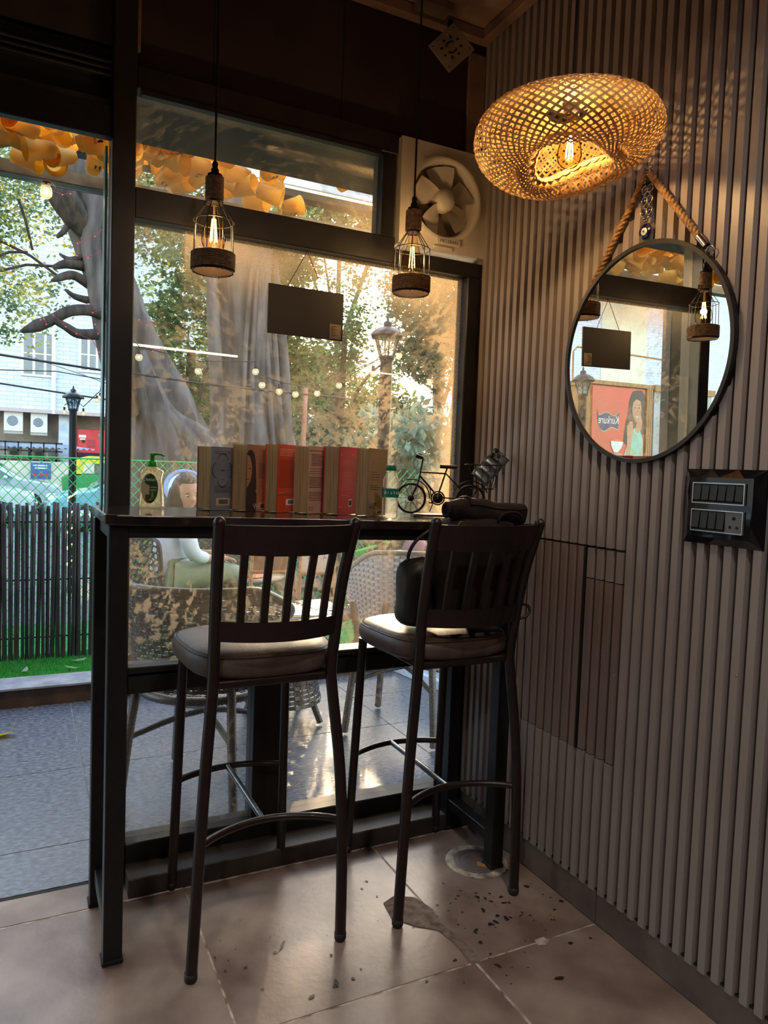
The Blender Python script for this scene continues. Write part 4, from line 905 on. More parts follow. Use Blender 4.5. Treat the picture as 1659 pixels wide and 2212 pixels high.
# ================================================================== OUTSIDE
GZ, GL = .075, -.13       # lawn strip by the kerb, lower lawn behind it
m_patio = mat('dark_slate', K(104, 110, 126), .24, 0, K(66, 70, 82), 55, 12, stretch=(.8, 1.6, 1), bump=.3, bscale=200, spec=.9, contrast=(.40, .62))
pf = struct(thing('patio_floor', 'dark slate patio tiles with fine pale joints outside the door', 'floor'), 'dark slate patio tiles with fine pale joints outside the door', 'floor')
MB().box(-6, 4, .013, 1.71, -.08, -.003).build('patio_joint', mat('patio_grout', K(150, 150, 150), .8), pf)
PX = [-6.01, -5.41, -4.81, -4.21, -3.61, -3.01, -2.41, -1.80, -1.195, -.58, .175, .78, 1.39, 2.0, 2.6, 3.2, 4.0]; PY = [.013, .26, .867, 1.30, 1.71]
for i in range(16):
    for j in range(4): MB().box(PX[i]+.0016, PX[i+1]-.0016, PY[j]+.0016, PY[j+1]-.0016, -.02, random.uniform(-.0006, .0004), c=.001).build('slate_tile', m_patio, pf)
# fallen leaf
fleaf = thing('fallen_leaf', 'dry yellow leaf on the slate patio by the left edge', 'leaf', (-1.478, 1.32, .004))
MB().poly([(-.05, -.01, .0), (-.02, -.03, .012), (.02, -.028, .018), (.035, 0, .010), (.01, .03, .004), (-.03, .022, .0)]).build('leaf_blade', m_leafy, fleaf); MB().tube([(.02, .02, .006), (.04, .06, .03)], .0012, 5).build('leaf_stalk', m_leafy, fleaf)
kb = struct(thing('kerb', 'low brown kerb with a grey cap along the lawn', 'kerb'), 'low brown kerb with a grey cap along the lawn', 'kerb')
MB().box(-6, 4, 1.715, 1.90, -.08, .086).build('kerb_face', mat('kerb_brown', K(84, 60, 50), .8, 0, K(52, 36, 30), 9, 8, bump=.5), kb)
for i in range(10): MB().box(-6+i, -5+i-.004, 1.70, 1.905, .086, .098, c=.002).build('kerb_cap', mat('kerb_cap', K(150, 152, 162), .7, 0, K(120, 122, 132), 12, bump=.3), kb)
m_lawn = mat('lawn_base', K(62, 150, 66), .9, 0, K(42, 112, 48), 60)
struct(MB().box(-6, 4, 1.90, 2.52, -.6, GZ-.006).box(-6, 4, 2.52, 4.3, -.6, GL-.006).build('lawn_base', m_lawn), 'artificial lawn backing', 'lawn')
ng = 26000; gx = np.concatenate([np.random.uniform(-1.75, -.9, 9000), np.random.uniform(-2.6, 1.4, ng-9000)]); gy = np.concatenate([np.random.uniform(1.91, 2.45, 9000), np.random.uniform(1.91, 4.25, ng-9000)])
gz = np.where(gy < 2.52, GZ, GL); ga = np.random.uniform(0, 2*pi, ng); gh = np.random.uniform(.010, .024, ng); gl = np.random.uniform(-.008, .008, (ng, 2)); w_ = .0028
V = np.zeros((ng, 3, 3)); V[:, 0] = np.stack([gx-w_*np.cos(ga), gy-w_*np.sin(ga), gz-.007], 1); V[:, 1] = np.stack([gx+w_*np.cos(ga), gy+w_*np.sin(ga), gz-.007], 1); V[:, 2] = np.stack([gx+gl[:, 0], gy+gl[:, 1], gz+gh-.006], 1)
g = npmesh('artificial_grass', V.reshape(-1, 3), np.arange(ng*3).reshape(-1, 3), mat('grass_blade', K(74, 178, 78), .6, 0, K(50, 136, 54), 200, trans=.35)); tag(g, 'short bright green artificial grass on the lawn', 'grass')
struct(MB().box(-60, 60, 4.3, 90, -.5, -.45).build('road', mat('asphalt', K(120, 122, 128), .9, 0, K(96, 98, 104), 30)), 'grey street beyond the lawn', 'road')
for i, (x, y) in enumerate(((-1.13, 2.18), (-1.40, 2.05), (-1.17, 2.03))):
    l = thing('fallen_leaf', ('dry grey leaf lying on the grass below the black cane fence, near its right end', 'small curled leaf on the grass edge, left of the other two', 'green leaf on the grass close to the kerb cap, right side')[i], 'leaf', (x, y, GZ+.014), rotz=i*1.3)
    MB().poly([(-.04, 0, .006), (-.01, -.013, .0), (.03, -.008, .002), (.045, 0, .012), (.02, .012, .002), (-.02, .011, .0)]).build('leaf_blade', mat('grey_leaf', K(150, 150, 140), .6) if i < 2 else mat('green_leaf', K(100, 150, 90), .6), l)

# black cane fence
fe = thing('cane_fence', 'low black bamboo cane fence at the back of the lawn strip', 'fence', (0, 2.34, GZ))
m_cane = mat('black_cane', K(44, 44, 50), .45, 0, K(26, 26, 30), 20, stretch=(1, 1, .2), coat=.1)
x = -2.95; rnd = random.Random(11)
while x < -.99:
    r = rnd.uniform(.0095, .0155); h = .885+rnd.uniform(-.02, .012); z = 0; prof = []; ln = rnd.uniform(.05, .3)
    while z < h:
        prof += [(r*.97, z), (r, min(z+.004, h)), (r*.97, min(z+.008, h))]; z += ln; ln = rnd.uniform(.24, .34)
    prof += [(r*.95, h), (r*.7, h), (r*.6, h-.02)]
    p2 = [(a, b) for i, (a, b) in enumerate(prof) if i == 0 or b != prof[i-1][1] or a != prof[i-1][0]]
    MB().lathe(p2, 7).build('cane', m_cane, fe, (x, rnd.uniform(-.006, .006), 0), (rnd.uniform(-.012, .012), rnd.uniform(-.012, .012), 0)); x += r*2+(rnd.uniform(.0, .003) if rnd.random() < .8 else rnd.uniform(.004, .010))
for z in (.12, .45, .78): MB().tube([(-2.96, .016, z), (-.98, .016, z)], .005, 6).build('tie_rail', m_cane, fe)

# green chain-link net at the far edge of the lawn
m_net = mat('green_net', K(70, 200, 110), .5, 0, K(50, 170, 90), 30)
nf = thing('green_net', 'green plastic diamond mesh fence between lawn and street', 'fence', (0, 4.22, 0))
b = MB(); zb, zt, x0, x1, p = GL, 1.22, -5.2, .95, .078; hgt = zt-zb
for s in (-1, 1):
    k = x0-hgt
    while k < x1+hgt:
        a = (k, zb); c = (k+hgt*.92, zt) if s > 0 else (k-hgt*.92, zt)
        if max(a[0], c[0]) > x0 and min(a[0], c[0]) < x1:
            w = .0040; b.add([(a[0]-w, .002*s, a[1]), (a[0]+w, .002*s, a[1]), (c[0]+w, .002*s, c[1]), (c[0]-w, .002*s, c[1])], [(0, 1, 2, 3)])
        k += p
b.build('mesh_wires', m_net, nf, stuff=True)
MB().tube([(x0, 0, zt), (x1, 0, zt)], .006, 6).build('top_cord', m_net, nf)
for x in (-4.6, -2.6, .95): MB().tube([(x, .02, GL-.1), (x, .02, zt)], .014, 8).build('post', m_black, nf)
# net bundled on a green ribbon to the right
nb = thing('net_roll', 'green netting hung from a bright green ribbon behind the wicker armchair', 'fence', at(800, 1250, y=2.40))
q = nb.location; b = MB()
def nq(px, py): return at(px, py, y=2.40)-q
tp = [nq(772, 1190), nq(785, 1186), nq(806, 1180)]
MB().tube([nq(768, 1192), nq(806, 1181), nq(840, 1172)], .010, 6).build('ribbon', mat('bright_green', K(30, 230, 90), .4, 0, K(24, 210, 80), 10, trans=.4), nb)
for i in range(10):
    for s in (-1, 1):
        P = []
        for j in range(7):
            f = j/6; px = 770+(i+.5)*1.6+s*4*sin(f*6+i)+7*f; P.append(nq(px, 1190+f*150)+Vector((0, .02*sin(i*2+f*4), 0)))
        b.tube(P, .0022, 4)
b.build('net_strands', m_net, nb)

# ------------------------------------------------------------------ lamp posts
m_post = mat('post_paint', K(34, 36, 44), .4, .2, K(26, 27, 33), 20); m_lens = clear('lamp_panel', (.80, .93, 1, 1), .2, .1, body=.45, bodycol=(.72, .92, 1, 1))
def lamp_post(loc, zbase, label, coil=False, rope=None):
    """loc: point where lantern meets pole"""
    L = thing('lamp_post', label, 'lamp post', (loc[0], loc[1], zbase)); h = loc[2]-zbase
    MB().lathe([(.075, 0), (.075, .03), (.055, .06), (.046, .1), (.044, h-.02), (.05, h)], 18).build('pole', m_post, L)
    b = MB(); r0, r1, hh = .052, .094, .150
    MB().lathe([(.0, h), (.058, h), (.060, h+.012), (.054, h+.024), (.0, h+.024)], 6).build('lantern_base', m_post, L)
    for k in range(6):
        a = 2*pi*k/6+.26; a2 = a+pi/3; z0, z1 = h+.02, h+.02+hh
        P = [Vector((r0*cos(a), r0*sin(a), z0)), Vector((r0*cos(a2), r0*sin(a2), z0)), Vector((r1*cos(a2), r1*sin(a2), z1)), Vector((r1*cos(a), r1*sin(a), z1))]
        MB().poly(P).build('lamp_panel', m_lens, L); b.tube([P[0], P[3]], .0065, 5); b.tube([P[3], P[2]], .004, 5); b.tube([P[0], P[1]], .004, 5)
        c = (P[0]+P[1]+P[2]+P[3])/4; ux = (P[1]-P[0]).normalized(); uz = ((P[3]+P[2])/2-(P[0]+P[1])/2).normalized(); R = frame3(ux, uz)
        b.ring(c-uz*.012, .026, .003, 20, 4, R); 
        for sx in (-1, 1): b.tube([c+ux*sx*.040+uz*.062+R @ Vector((-.030*sx*sin(t/8*pi/2*1.2), -.075*(1-cos(t/8*pi/2)), 0)) for t in range(9)], .0028, 4)
    b.build('lantern_frame', m_post, L)
    z = h+.02+hh
    MB().lathe([(.098, z-.012), (.125, z-.022), (.127, z-.006), (.105, z+.020), (.07, z+.045), (.036, z+.056), (.03, z+.066), (.036, z+.076), (.026, z+.090), (.010, z+.098), (.011, z+.106), (.006, z+.128), (.0, z+.138)], 6).build('lantern_roof', m_post, L)
    if coil: MB().tube([(.052*cos(t*.42), .052*sin(t*.42), .25+t*.0135) for t in range(76)], .010, 6).build('light_coil', glow('coil_light', (1, .86, .45, 1), 2.2), L)
    return L
_l1 = at(835, 777, y=2.42); lamp_post(_l1, -.1, 'large black lantern post close behind the window, right of the hanging board')
_l2 = at(158, 887, y=7.6); lamp_post(_l2, -.45, 'far black lantern post in the doorway, a light coil round its foot', True)
lamp_post((-3.95, 3.75, 1.93), -.1, 'black lantern post to the left, seen in the round mirror')

# ------------------------------------------------------------------ street: building, cars
BY = 30.
m_brick = mat('white_brick', K(206, 214, 228), .8, 0, K(176, 186, 204), 3, bump=.2); m_bt = mat('building_tan', K(176, 168, 160), .8, 0, K(150, 142, 136), 2)
bd_ = thing('building', 'pale brick building across the street behind the lawn', 'building', (0, BY, -.45))
def A(px, py, y=BY): p = at(px, py, y=y); return Vector((p.x, 0, p.z+.45))
zs = A(117, 888).z
def brickmat():
    m = bpy.data.materials.new('painted_brick'); m.use_nodes = True; t = m.node_tree; p = t.nodes['Principled BSDF']; L = t.links.new
    tc = t.nodes.new('ShaderNodeTexCoord'); mp = t.nodes.new('ShaderNodeMapping'); mp.inputs['Rotation'].default_value = (radians(90), 0, 0); L(tc.outputs['Object'], mp.inputs[0])
    b = t.nodes.new('ShaderNodeTexBrick'); b.inputs['Scale'].default_value = 1.; b.inputs['Brick Width'].default_value = .5; b.inputs['Row Height'].default_value = .16; b.inputs['Mortar Size'].default_value = .014
    b.inputs['Color1'].default_value = K(214, 222, 236); b.inputs['Color2'].default_value = K(196, 206, 224); b.inputs['Mortar'].default_value = K(172, 182, 202); L(mp.outputs[0], b.inputs[0]); L(b.outputs[0], p.inputs['Base Color']); p.inputs['Roughness'].default_value = .8
    return m
MB().box(-62, 9, 0, 5, zs, 14).build('upper_wall', brickmat(), bd_)
MB().box(-62, 9, 1.6, 5, 0, zs).build('recessed_wall', m_bt, bd_)
MB().box(-62, 9, -.25, 0, zs-.12, zs+.02).build('ledge', mat('ledge_pink', K(196, 176, 176), .8), bd_)
def window(x0, x1, z0, z1, n=3):
    w = MB().box(x0-.06, x1+.06, -.08, .05, z0-.06, z1+.06).build('window', m_white, bd_)
    for i in range(n):
        a = x0+(x1-x0)*i/n; c = x0+(x1-x0)*(i+1)/n; MB().box(a+.05, c-.05, -.10, -.07, z0+.04, (z0+z1)/2-.03).build('pane', mat('far_glass', K(110, 122, 138), .15, 0, K(90, 100, 116), 1.5), w); MB().box(a+.05, c-.05, -.10, -.07, (z0+z1)/2+.03, z1-.04).build('pane', mat('far_glass', K(110, 122, 138), .15), w)
p, q = A(48, 808), A(122, 722); window(p.x, q.x, p.z, q.z)
p, q = A(172, 800), A(228, 735); window(p.x, q.x, p.z, q.z)
window(-21, -19.2, 5.5, 7.2, 2)
p = A(128, 890); q = A(150, 975); MB().box(p.x, q.x, .3, .9, 0, zs).build('pillar', m_brick, bd_)
p = A(117, 690); q = A(117, 895); MB().tube([(p.x, -.18, p.z), (p.x, -.18, q.z)], .09, 10).build('drain_pipe', m_white, bd_)
MB().box(-32.5, -29.0, -.05, .02, 0, 14).build('yellow_strip', mat('cream_wall', K(228, 224, 196), .8, 0, K(214, 208, 180), 2), bd_); MB().box(-31.4, -29.9, -.10, -.04, 1.5, 5.4).build('pink_board', mat('pink_board', K(226, 180, 176), .7), bd_)
def ac(px0, px1, py0, py1, label):
    p, q = at(px0, py1, y=BY-.1), at(px1, py0, y=BY-.1); cx, cz = (p.x+q.x)/2, (p.z+q.z)/2; w, h = q.x-p.x, q.z-p.z
    t = thing('outdoor_ac_unit', label, 'air conditioner', (cx, BY+.25, p.z)); MB().box(-w/2, w/2, -.25, .2, 0, h, c=.02).build('casing', m_white, t)
    MB().lathe([(w*.30, .0), (w*.30, .02), (w*.26, .025), (0, .015)], 24, 0, M4(FRONT, (-w*.06, -.25, h*.5))).build('fan_grille', mat('grille', K(170, 176, 186), .6), t)
    for k in range(3): MB().ring((-w*.06, -.28, h*.5), w*.08*(k+1), .012, 24, 4, FRONT).build('grille_ring', mat('grille_dark', K(120, 126, 136), .6), t)
    MB().box(-w/2, w/2, -.2, .2, -.10, 0).build('bracket', m_bt, t)
ac(8, 50, 887, 930, 'left white air conditioner under the brick wall, upper row'); ac(66, 103, 891, 934, 'right white air conditioner under the brick wall, upper row')
ac(15, 48, 966, 990, 'left white air conditioner behind the railing, lower row'); ac(70, 104, 970, 992, 'right white air conditioner behind the railing, lower row')
# tin awning and railing
aw = thing('tin_awning', 'grey corrugated tin awning below the air conditioners', 'awning', (0, BY-1.2, 0))
p0, p1, p2, p3 = at(-60, 950, y=BY), at(120, 958, y=BY), at(205, 972, y=BY-2.4), at(-60, 962, y=BY-2.4)
b = MB()
def awf(u, v): 
    a = p0.lerp(p1, u); c = p3.lerp(p2, u); r = a.lerp(c, v); return (r.x, r.y-(BY-1.2), r.z+.03*sin(u*120))
b.grid(awf, 120, 2); b.build('tin_sheet', mat('tin', K(178, 188, 204), .5, .3, K(150, 160, 178), 4), aw)
for u in (.45, .8):
    a = p3.lerp(p2, u); MB().tube([(a.x, a.y-(BY-1.2)+.3, a.z), (a.x, a.y-(BY-1.2)+.3, -.45)], .04, 6).build('support', m_frame, aw)
cw = thing('compound_wall', 'cream boundary wall with a dark railing on top', 'wall', (0, BY-2.6, -.45)); zc = at(60, 996, y=BY-2.6).z+.45
MB().box(-20, 1.0, 0, .25, 0, zc).build('wall_body', mat('cream_render', K(214, 206, 190), .8, 0, K(196, 188, 172), 2), cw)
for z in (zc+.02, zc+.35, zc+.65): MB().box(-20, -.1, .05, .12, z, z+.06).build('rail_bar', m_frame, cw)
for k in range(24): MB().box(-10+k*.42, -9.95+k*.42, .05, .11, zc, zc+.7).build('baluster', m_frame, cw)
p, q = at(66, 1034, y=BY-2.7), at(110, 1000, y=BY-2.7)
pb = thing('notice_board', 'blue and red printed board on the cream wall', 'sign', ((p.x+q.x)/2, BY-2.615, p.z)); w, h = q.x-p.x, q.z-p.z
MB().box(-w/2, w/2, -.03, 0.02, 0, h).build('board', mat('board_blue', K(70, 96, 170), .5, 0, K(60, 80, 150), 2), pb)
b = MB(); b.box(-w*.38, w*.32, -.035, -.03, h*.78, h*.86); b.box(-w*.3, w*.3, -.035, -.03, h*.62, h*.70); b.build('print_lines', m_wht, pb)
b = MB()
for k in range(3): b.disc((-w*.3+w*.3*k, -.036, h*.25), w*.11, 14, FRONT)
b.build('print_dots', mat('print_red', K(190, 60, 60), .5), pb)
# red generator
p, q = at(166, 985, y=BY+.5), at(262, 931, y=BY+.5); ge = thing('generator', 'red diesel generator cabinet beside the brick building', 'generator', ((p.x+q.x)/2, BY+1, p.z)); w, h = q.x-p.x, q.z-p.z
m_red = mat('generator_red', K(216, 60, 66), .45, 0, K(196, 50, 56), 3)
MB().box(-w/2, w/2, -.5, .5, .12, h, c=.03).build('cabinet', m_red, ge); MB().box(-w*.48, w*.48, -.55, .55, 0, .14).build('skid', m_frame, ge)
b = MB(); b.box(w*.02-.5, w*.02-.2, -.53, -.5, h*.35, h*.62); b.build('vent_panel', mat('vent_red', K(176, 60, 66), .6), ge)
b = MB(); b.box(w*.30, w*.38, -.53, -.5, h*.62, h*.84); b.box(-.05, .12, -.53, -.5, h*.74, h*.86); b.build('gauge_window', mat('gauge', K(120, 140, 160), .3), ge)
b = MB(); b.box(-w*.46, -w*.30, -.53, -.5, h*.68, h*.78); b.box(-w*.44, -w*.32, -.53, -.5, h*.60, h*.65); b.box(w*.2, w*.48, -.53, -.5, h*.38, h*.44); b.build('print_lines', m_wht, ge)
for x in (-w*.36, w*.24): MB().disc((x, -.53, h*.55), .07, 14, FRONT).build('latch', m_frame, ge)
for s in (-1, 1): MB().tube([(s*w*.42, -.6, 0), (s*w*.40, -.6, -.5), (s*w*.40, -.6, -p.z-.45)], .05, 6).build('leg', m_frame, ge)

def car(loc, flip, col, label, sc=1., kind=0, rot=0.):
    """side-on hatchback: nose towards +x unless flipped"""
    t = thing('parked_car', label, 'car', loc, rotz=rot+(pi if flip else 0)); mc = mat('car_paint_%d' % int(sum(col)), K(*col), .25, .2, K(*[int(c*.95) for c in col]), 2, coat=.5)
    m_gl = mat('car_glass', K(96, 116, 122), .08, 0, K(70, 88, 94), 1.2); m_ty = mat('tyre', K(34, 34, 36), .8)
    W_ = .82
    prof = [(-1.95, .38), (-1.98, .75), (-1.9, .95), (-1.62, 1.42), (-1.3, 1.5), (-.1, 1.52), (.35, 1.42), (1.05, .98), (1.72, .86), (1.98, .70), (2.02, .42), (1.75, .28), (-1.7, .28)]
    n = len(prof); b = MB(); vs = []
    for s in (-1, 1):
        for x, z in prof: vs.append((x*sc, s*W_*(1-.16*max(0, (z-.95)/.55)), z*sc))
    b.add(vs, [tuple(range(n-1, -1, -1)), tuple(range(n, 2*n))]+[(i, (i+1) % n, n+(i+1) % n, n+i) for i in range(n)]); bevel(b.build('body', mc, t), .05, 3)
    for s in (-1, 1):
        for P in (((-1.55, .98), (-1.42, 1.38), (-.72, 1.42), (-.72, .98)), ((-.64, .98), (-.64, 1.42), (-.08, 1.42), (.30, 1.33), (.85, .98))):
            MB().poly([(x*sc, s*(W_*(1-.16*max(0, (z-.95)/.55))+.012), z*sc) for x, z in P]).build('side_window', m_gl, t)
    MB().poly([(1.0*sc, s*.66, 1.02*sc) for s in (-1, 1)]+[(.40*sc, s*.60, 1.40*sc) for s in (1, -1)]).build('windscreen', m_gl, t)
    t.children[-1].location = (.03, 0, .02)
    for x in (-1.25, 1.25):
        for s in (-1, 1):
            w = MB().lathe([(0, .09), (.2, .09), (.31, .08), (.32, .0), (.31, -.09), (0, -.09)], 24, 0, M4(FRONT, (x*sc, s*W_*.93, .31))).build('wheel', m_ty, t); MB().lathe([(.2, 0), (.19, .012), (.05, .02), (0, .02)], 16, 0, M4(FRONT if s < 0 else frame3((-1, 0, 0), (0, 0, 1)), (x*sc, s*(W_*.93+.09), .31))).build('hub_cap', m_chrome, w)
    for s in (-1, 1):
        MB().ball((1.9*sc, s*.62, .74*sc), (.12, .16, .08), 10, 6).build('headlamp', m_white, t); MB().box(-1.99*sc, -1.86*sc, s*.7-.08, s*.7+.08, .8*sc, 1.05*sc).build('tail_lamp', mat('tail_red', K(220, 40, 40), .3), t)
        MB().ball((.62*sc, s*.9, 1.0*sc), (.08, .1, .07), 8, 5).build('side_mirror', mc, t)
    return t
_c = at(128, 1060, y=22.); car((_c.x-2.1, 22., -.45), False, (196, 204, 210), 'silver hatchback parked nearest the cream wall', 1.04)
_c = at(76, 1085, y=17.5); car((_c.x-2.0, 17.5, -.45), False, (224, 232, 230), 'white car parked in front of the silver one, at the left edge', .98)
_c = at(92, 1090, y=17.); car((_c.x+2.05, 16.4, -.45), True, (156, 208, 232), 'light blue car behind the net, right of the far lantern post', .98)
rk = thing('auto_rickshaw', 'yellow and green three-wheeler behind the light blue car', 'vehicle', (at(215, 1010, y=24).x, 24, -.45))
MB().prism([(-1.1, .35), (-1.15, 1.0), (-.9, 1.15), (1.1, 1.15), (1.25, .4)], 1.2, 0, M4(FRONT, (0, .6, 0))).build('body', mat('rick_green', K(60, 150, 80), .5), rk)
MB().prism([(-.95, 1.1), (-.8, 1.62), (-.3, 1.75), (1.0, 1.72), (1.2, 1.1), (.3, 1.12), (.2, 1.5), (-.5, 1.5), (-.6, 1.12)], 1.2, 0, M4(FRONT, (0, .6, 0))).build('hood', mat('rick_yellow', K(226, 206, 60), .6), rk)
for x, yy in ((-.95, 0), (.9, -.5), (.9, .5)): MB().lathe([(0, .06), (.2, .06), (.22, 0), (.2, -.06), (0, -.06)], 16, 0, M4(FRONT, (x, yy, .22))).build('wheel', mat('tyre', K(34, 34, 36), .8), rk)
hb = thing('blue_hoarding', 'bright blue tin hoarding along the street, seen low in the mirror', 'fence', (-11.5, 12.5, -.45))
for k in range(12): MB().box(-4.2+k*.7, -3.52+k*.7, -.02+.01*(k % 2), .02, 0, 2.3).build('tin_panel', mat('hoarding_blue', K(70, 150, 226), .5, 0, K(50, 120, 200), 1.2), hb)

# kiosk with a snack poster, seen in the mirror
PA, PB = Vector((-6.32, 5.14, 0)), Vector((-5.22, 4.98, 0)); PW = (PB-PA).length
ks = thing('snack_kiosk', 'wooden kiosk with a red snack poster showing a woman, seen in the mirror', 'kiosk', (PA.x, PA.y, -.1)); PXd = (PB-PA).normalized(); KR = frame3(PXd, (0, 0, 1)); KN = KR.col[2]
ks.rotation_euler = (0, 0, math.atan2(PXd.y, PXd.x)); PT = 2.36
m_kw = mat('kiosk_wood', K(176, 128, 76), .6, 0, K(140, 96, 54), 8, stretch=(6, 6, 1))
MB().box(-.14, PW+.02, .01, 1.1, 0, PT-.03).build('cabinet', m_kw, ks); MB().box(-.16, PW+.04, -.03, 1.12, PT-.03, PT+.02).build('roof_board', m_kw, ks)
for k in range(3): MB().box(-.14+.045*k, -.10+.045*k, -.03, .01, 0, PT-.03, c=.003).build('trim_strip', m_kw, ks)
MB().box(-1.6, -.18, -.02, 1.05, 0, PT-.06).build('glass_case', mat('frosted_case', K(150, 160, 172), .3, 0, K(110, 120, 132), 3), ks); MB().box(-1.65, -.16, -.05, 1.08, PT-.06, PT+.03).build('case_top', m_kw, ks)
MB().tube([(.9, .5, PT), (.9, .5, PT+.45), (.82, .5, PT+.52), (-1.4, .5, PT+.50)], .014, 8).build('hood_rail', m_kw, ks)
def pp(u, v, d=.0): return (u*PW, -.012-d, PT-.04-v*PW)
def pl_(pts, m, n, d): MB().poly([pp(u, v, d) for u, v in pts]).build(n, m, ks)
MB().box(0.02, PW, -.012, .008, PT-.06-1.35*PW, PT-.05).build('poster', mat('poster_red', K(214, 84, 62), .5, 0, K(204, 74, 54), 1.5), ks)
pl_([(1.0, .64), (1.0, 1.30), (.30, 1.30)], mat('poster_yellow', K(232, 186, 64), .5), 'poster_corner', .002)
m_ph = mat('poster_hair', K(36, 28, 36), .5); m_ps = mat('poster_skin', K(196, 140, 108), .5); m_pg = mat('poster_dress', K(140, 196, 176), .5)
pl_([(.17, .02), (.26, .04), (.32, .14), (.34, .30), (.40, .48), (.42, .66), (.36, .68), (.28, .50), (.02, .55), (.02, .08), (.08, .02)], m_ph, 'poster_hair', .003)
pl_([(.04, .62), (.10, .50), (.22, .48), (.32, .62), (.40, .80), (.50, 1.0), (.52, 1.3), (.03, 1.3), (.03, .9)], m_pg, 'poster_dress', .005)
pl_([(.17, .42), (.20, .34), (.10, .30), (.06, .40), (.08, .50), (.14, .54), (.20, .50)], m_ps, 'poster_neck', .0055)
pl_([(.19, .13), (.25, .17), (.27, .26), (.245, .34), (.20, .405), (.15, .41), (.10, .35), (.085, .24), (.11, .15)], m_ps, 'poster_face', .006)
pl_([(.25, .40), (.31, .40), (.36, .46), (.35, .62), (.36, .84), (.28, .86), (.27, .66), (.24, .52)], m_ps, 'poster_arm', .0065)
for u in (.215, .135): pl_([(u-.022, .235), (u, .225), (u+.022, .235), (u, .243)], m_ph, 'poster_eye', .0075); pl_([(u-.028, .205), (u, .192), (u+.028, .205), (u, .199)], m_ph, 'poster_eye', .0075)
pl_([(.215, .335), (.175, .350), (.14, .335), (.175, .338)], m_wht, 'poster_smile', .0075)
pl_([(.16, .24), (.185, .29), (.165, .30)], mat('poster_shade', K(170, 112, 84), .5), 'poster_nose', .0073)
pl_([(.66, .64), (.645, .70), (.60, .77), (.52, .775), (.455, .72), (.42, .65)], mat('poster_bowl', K(226, 226, 214), .5), 'poster_bowl', .0072)
pl_([(.65, .64), (.58, .615), (.50, .62), (.43, .65)], mat('poster_snack', K(214, 120, 60), .5), 'poster_snacks', .0074)
pl_([(.42, .80), (.50, .775), (.60, .78), (.60, .82), (.52, .88), (.44, .90)], m_ps, 'poster_hand', .0071)
m_pb = mat('poster_blue', K(34, 48, 96), .5)
fl_pts = [(.51, .29)]+[(.55+.34*i/10, .33+.02*sin(i*.8)) for i in range(11)]+[(.92, .26), (.90, .44)]+[(.86-.26*i/8, .50+.025*sin(i*.7)) for i in range(9)]+[(.53, .50)]
pl_(fl_pts, m_pb, 'logo_flag', .004); pl_([(a, b+.012 if b > .4 else b-.008) for a, b in fl_pts], m_lab, 'logo_rim', .0035)
text('lettering', 'Kurkure', .145, m_wht, ks, pp(.705, .40, .0055), FRONT, sx=.86)

# ------------------------------------------------------------------ canopy outside with paper cups
cp = thing('canopy', 'flat clear canopy on dark beams over the patio', 'canopy', (0, 0, 0))
MB().box(-6, 2.6, .07, .50, 2.305, 2.72).build('shutter_box', mat('box_paint', K(20, 19, 19), .7, 0, K(15, 14, 14), 6), cp)
MB().box(-6, 2.6, 1.48, 1.545, 2.455, 2.515, c=.004).build('front_beam', mat('beam_paint', K(120, 112, 100), .5, .2, K(90, 84, 76), 10), cp)
MB().box(-6, 2.6, 1.47, 1.55, 2.60, 2.66, c=.004).build('front_beam', m_frame, cp)
for x in (-5.2, -3.9, -2.6, -1.9, -.28, .55, 1.6): MB().box(x-.02, x+.02, .50, 1.55, 2.66, 2.71).build('rafter', m_frame, cp)
for x in (-2.75, 2.3): MB().box(x-.06, x+.06, 1.49, 1.57, -.02, 2.66, c=.004).build('post', m_black, cp)
MB().box(-6, 2.6, .5, 1.62, 2.712, 2.72).build('roof_sheet', clear('clear_sheet', (.93, .95, .96, 1), .08, .2, body=.25, bodycol=(.95, .95, .92, 1)), cp)
m_led = glow('led_strip', (1, .80, .36, 1), 9)
for y_, z_ in ((.56, 2.69), (.95, 2.60), (1.36, 2.60)):
    MB().box(-4.5, 1.6, y_-.006, y_+.006, z_, z_+.008).build('led_strip', m_led, cp)
cl = bpy.data.lights.new('strip_light', 'AREA'); cl.shape = 'RECTANGLE'; cl.size = 5.5; cl.size_y = .25; cl.energy = 50; cl.color = (1, .76, .30)
clo = bpy.data.objects.new('strip_light', cl); COL.objects.link(clo); clo.parent = cp; clo.location = (-1.6, .75, 2.70)
m_cup = mat('paper_cup', K(250, 212, 112), .6, 0, K(240, 196, 92), 6, trans=.55); m_cupp = mat('cup_print', K(40, 40, 52), .6)
CUP = MB().lathe([(.0, .012), (.031, .012), (.031, .0), (.046, .112), (.048, .114), (.048, .118), (.045, .116), (.0295, .014)], 26).mesh('cup_body', m_cup)
_td = None
cups = []
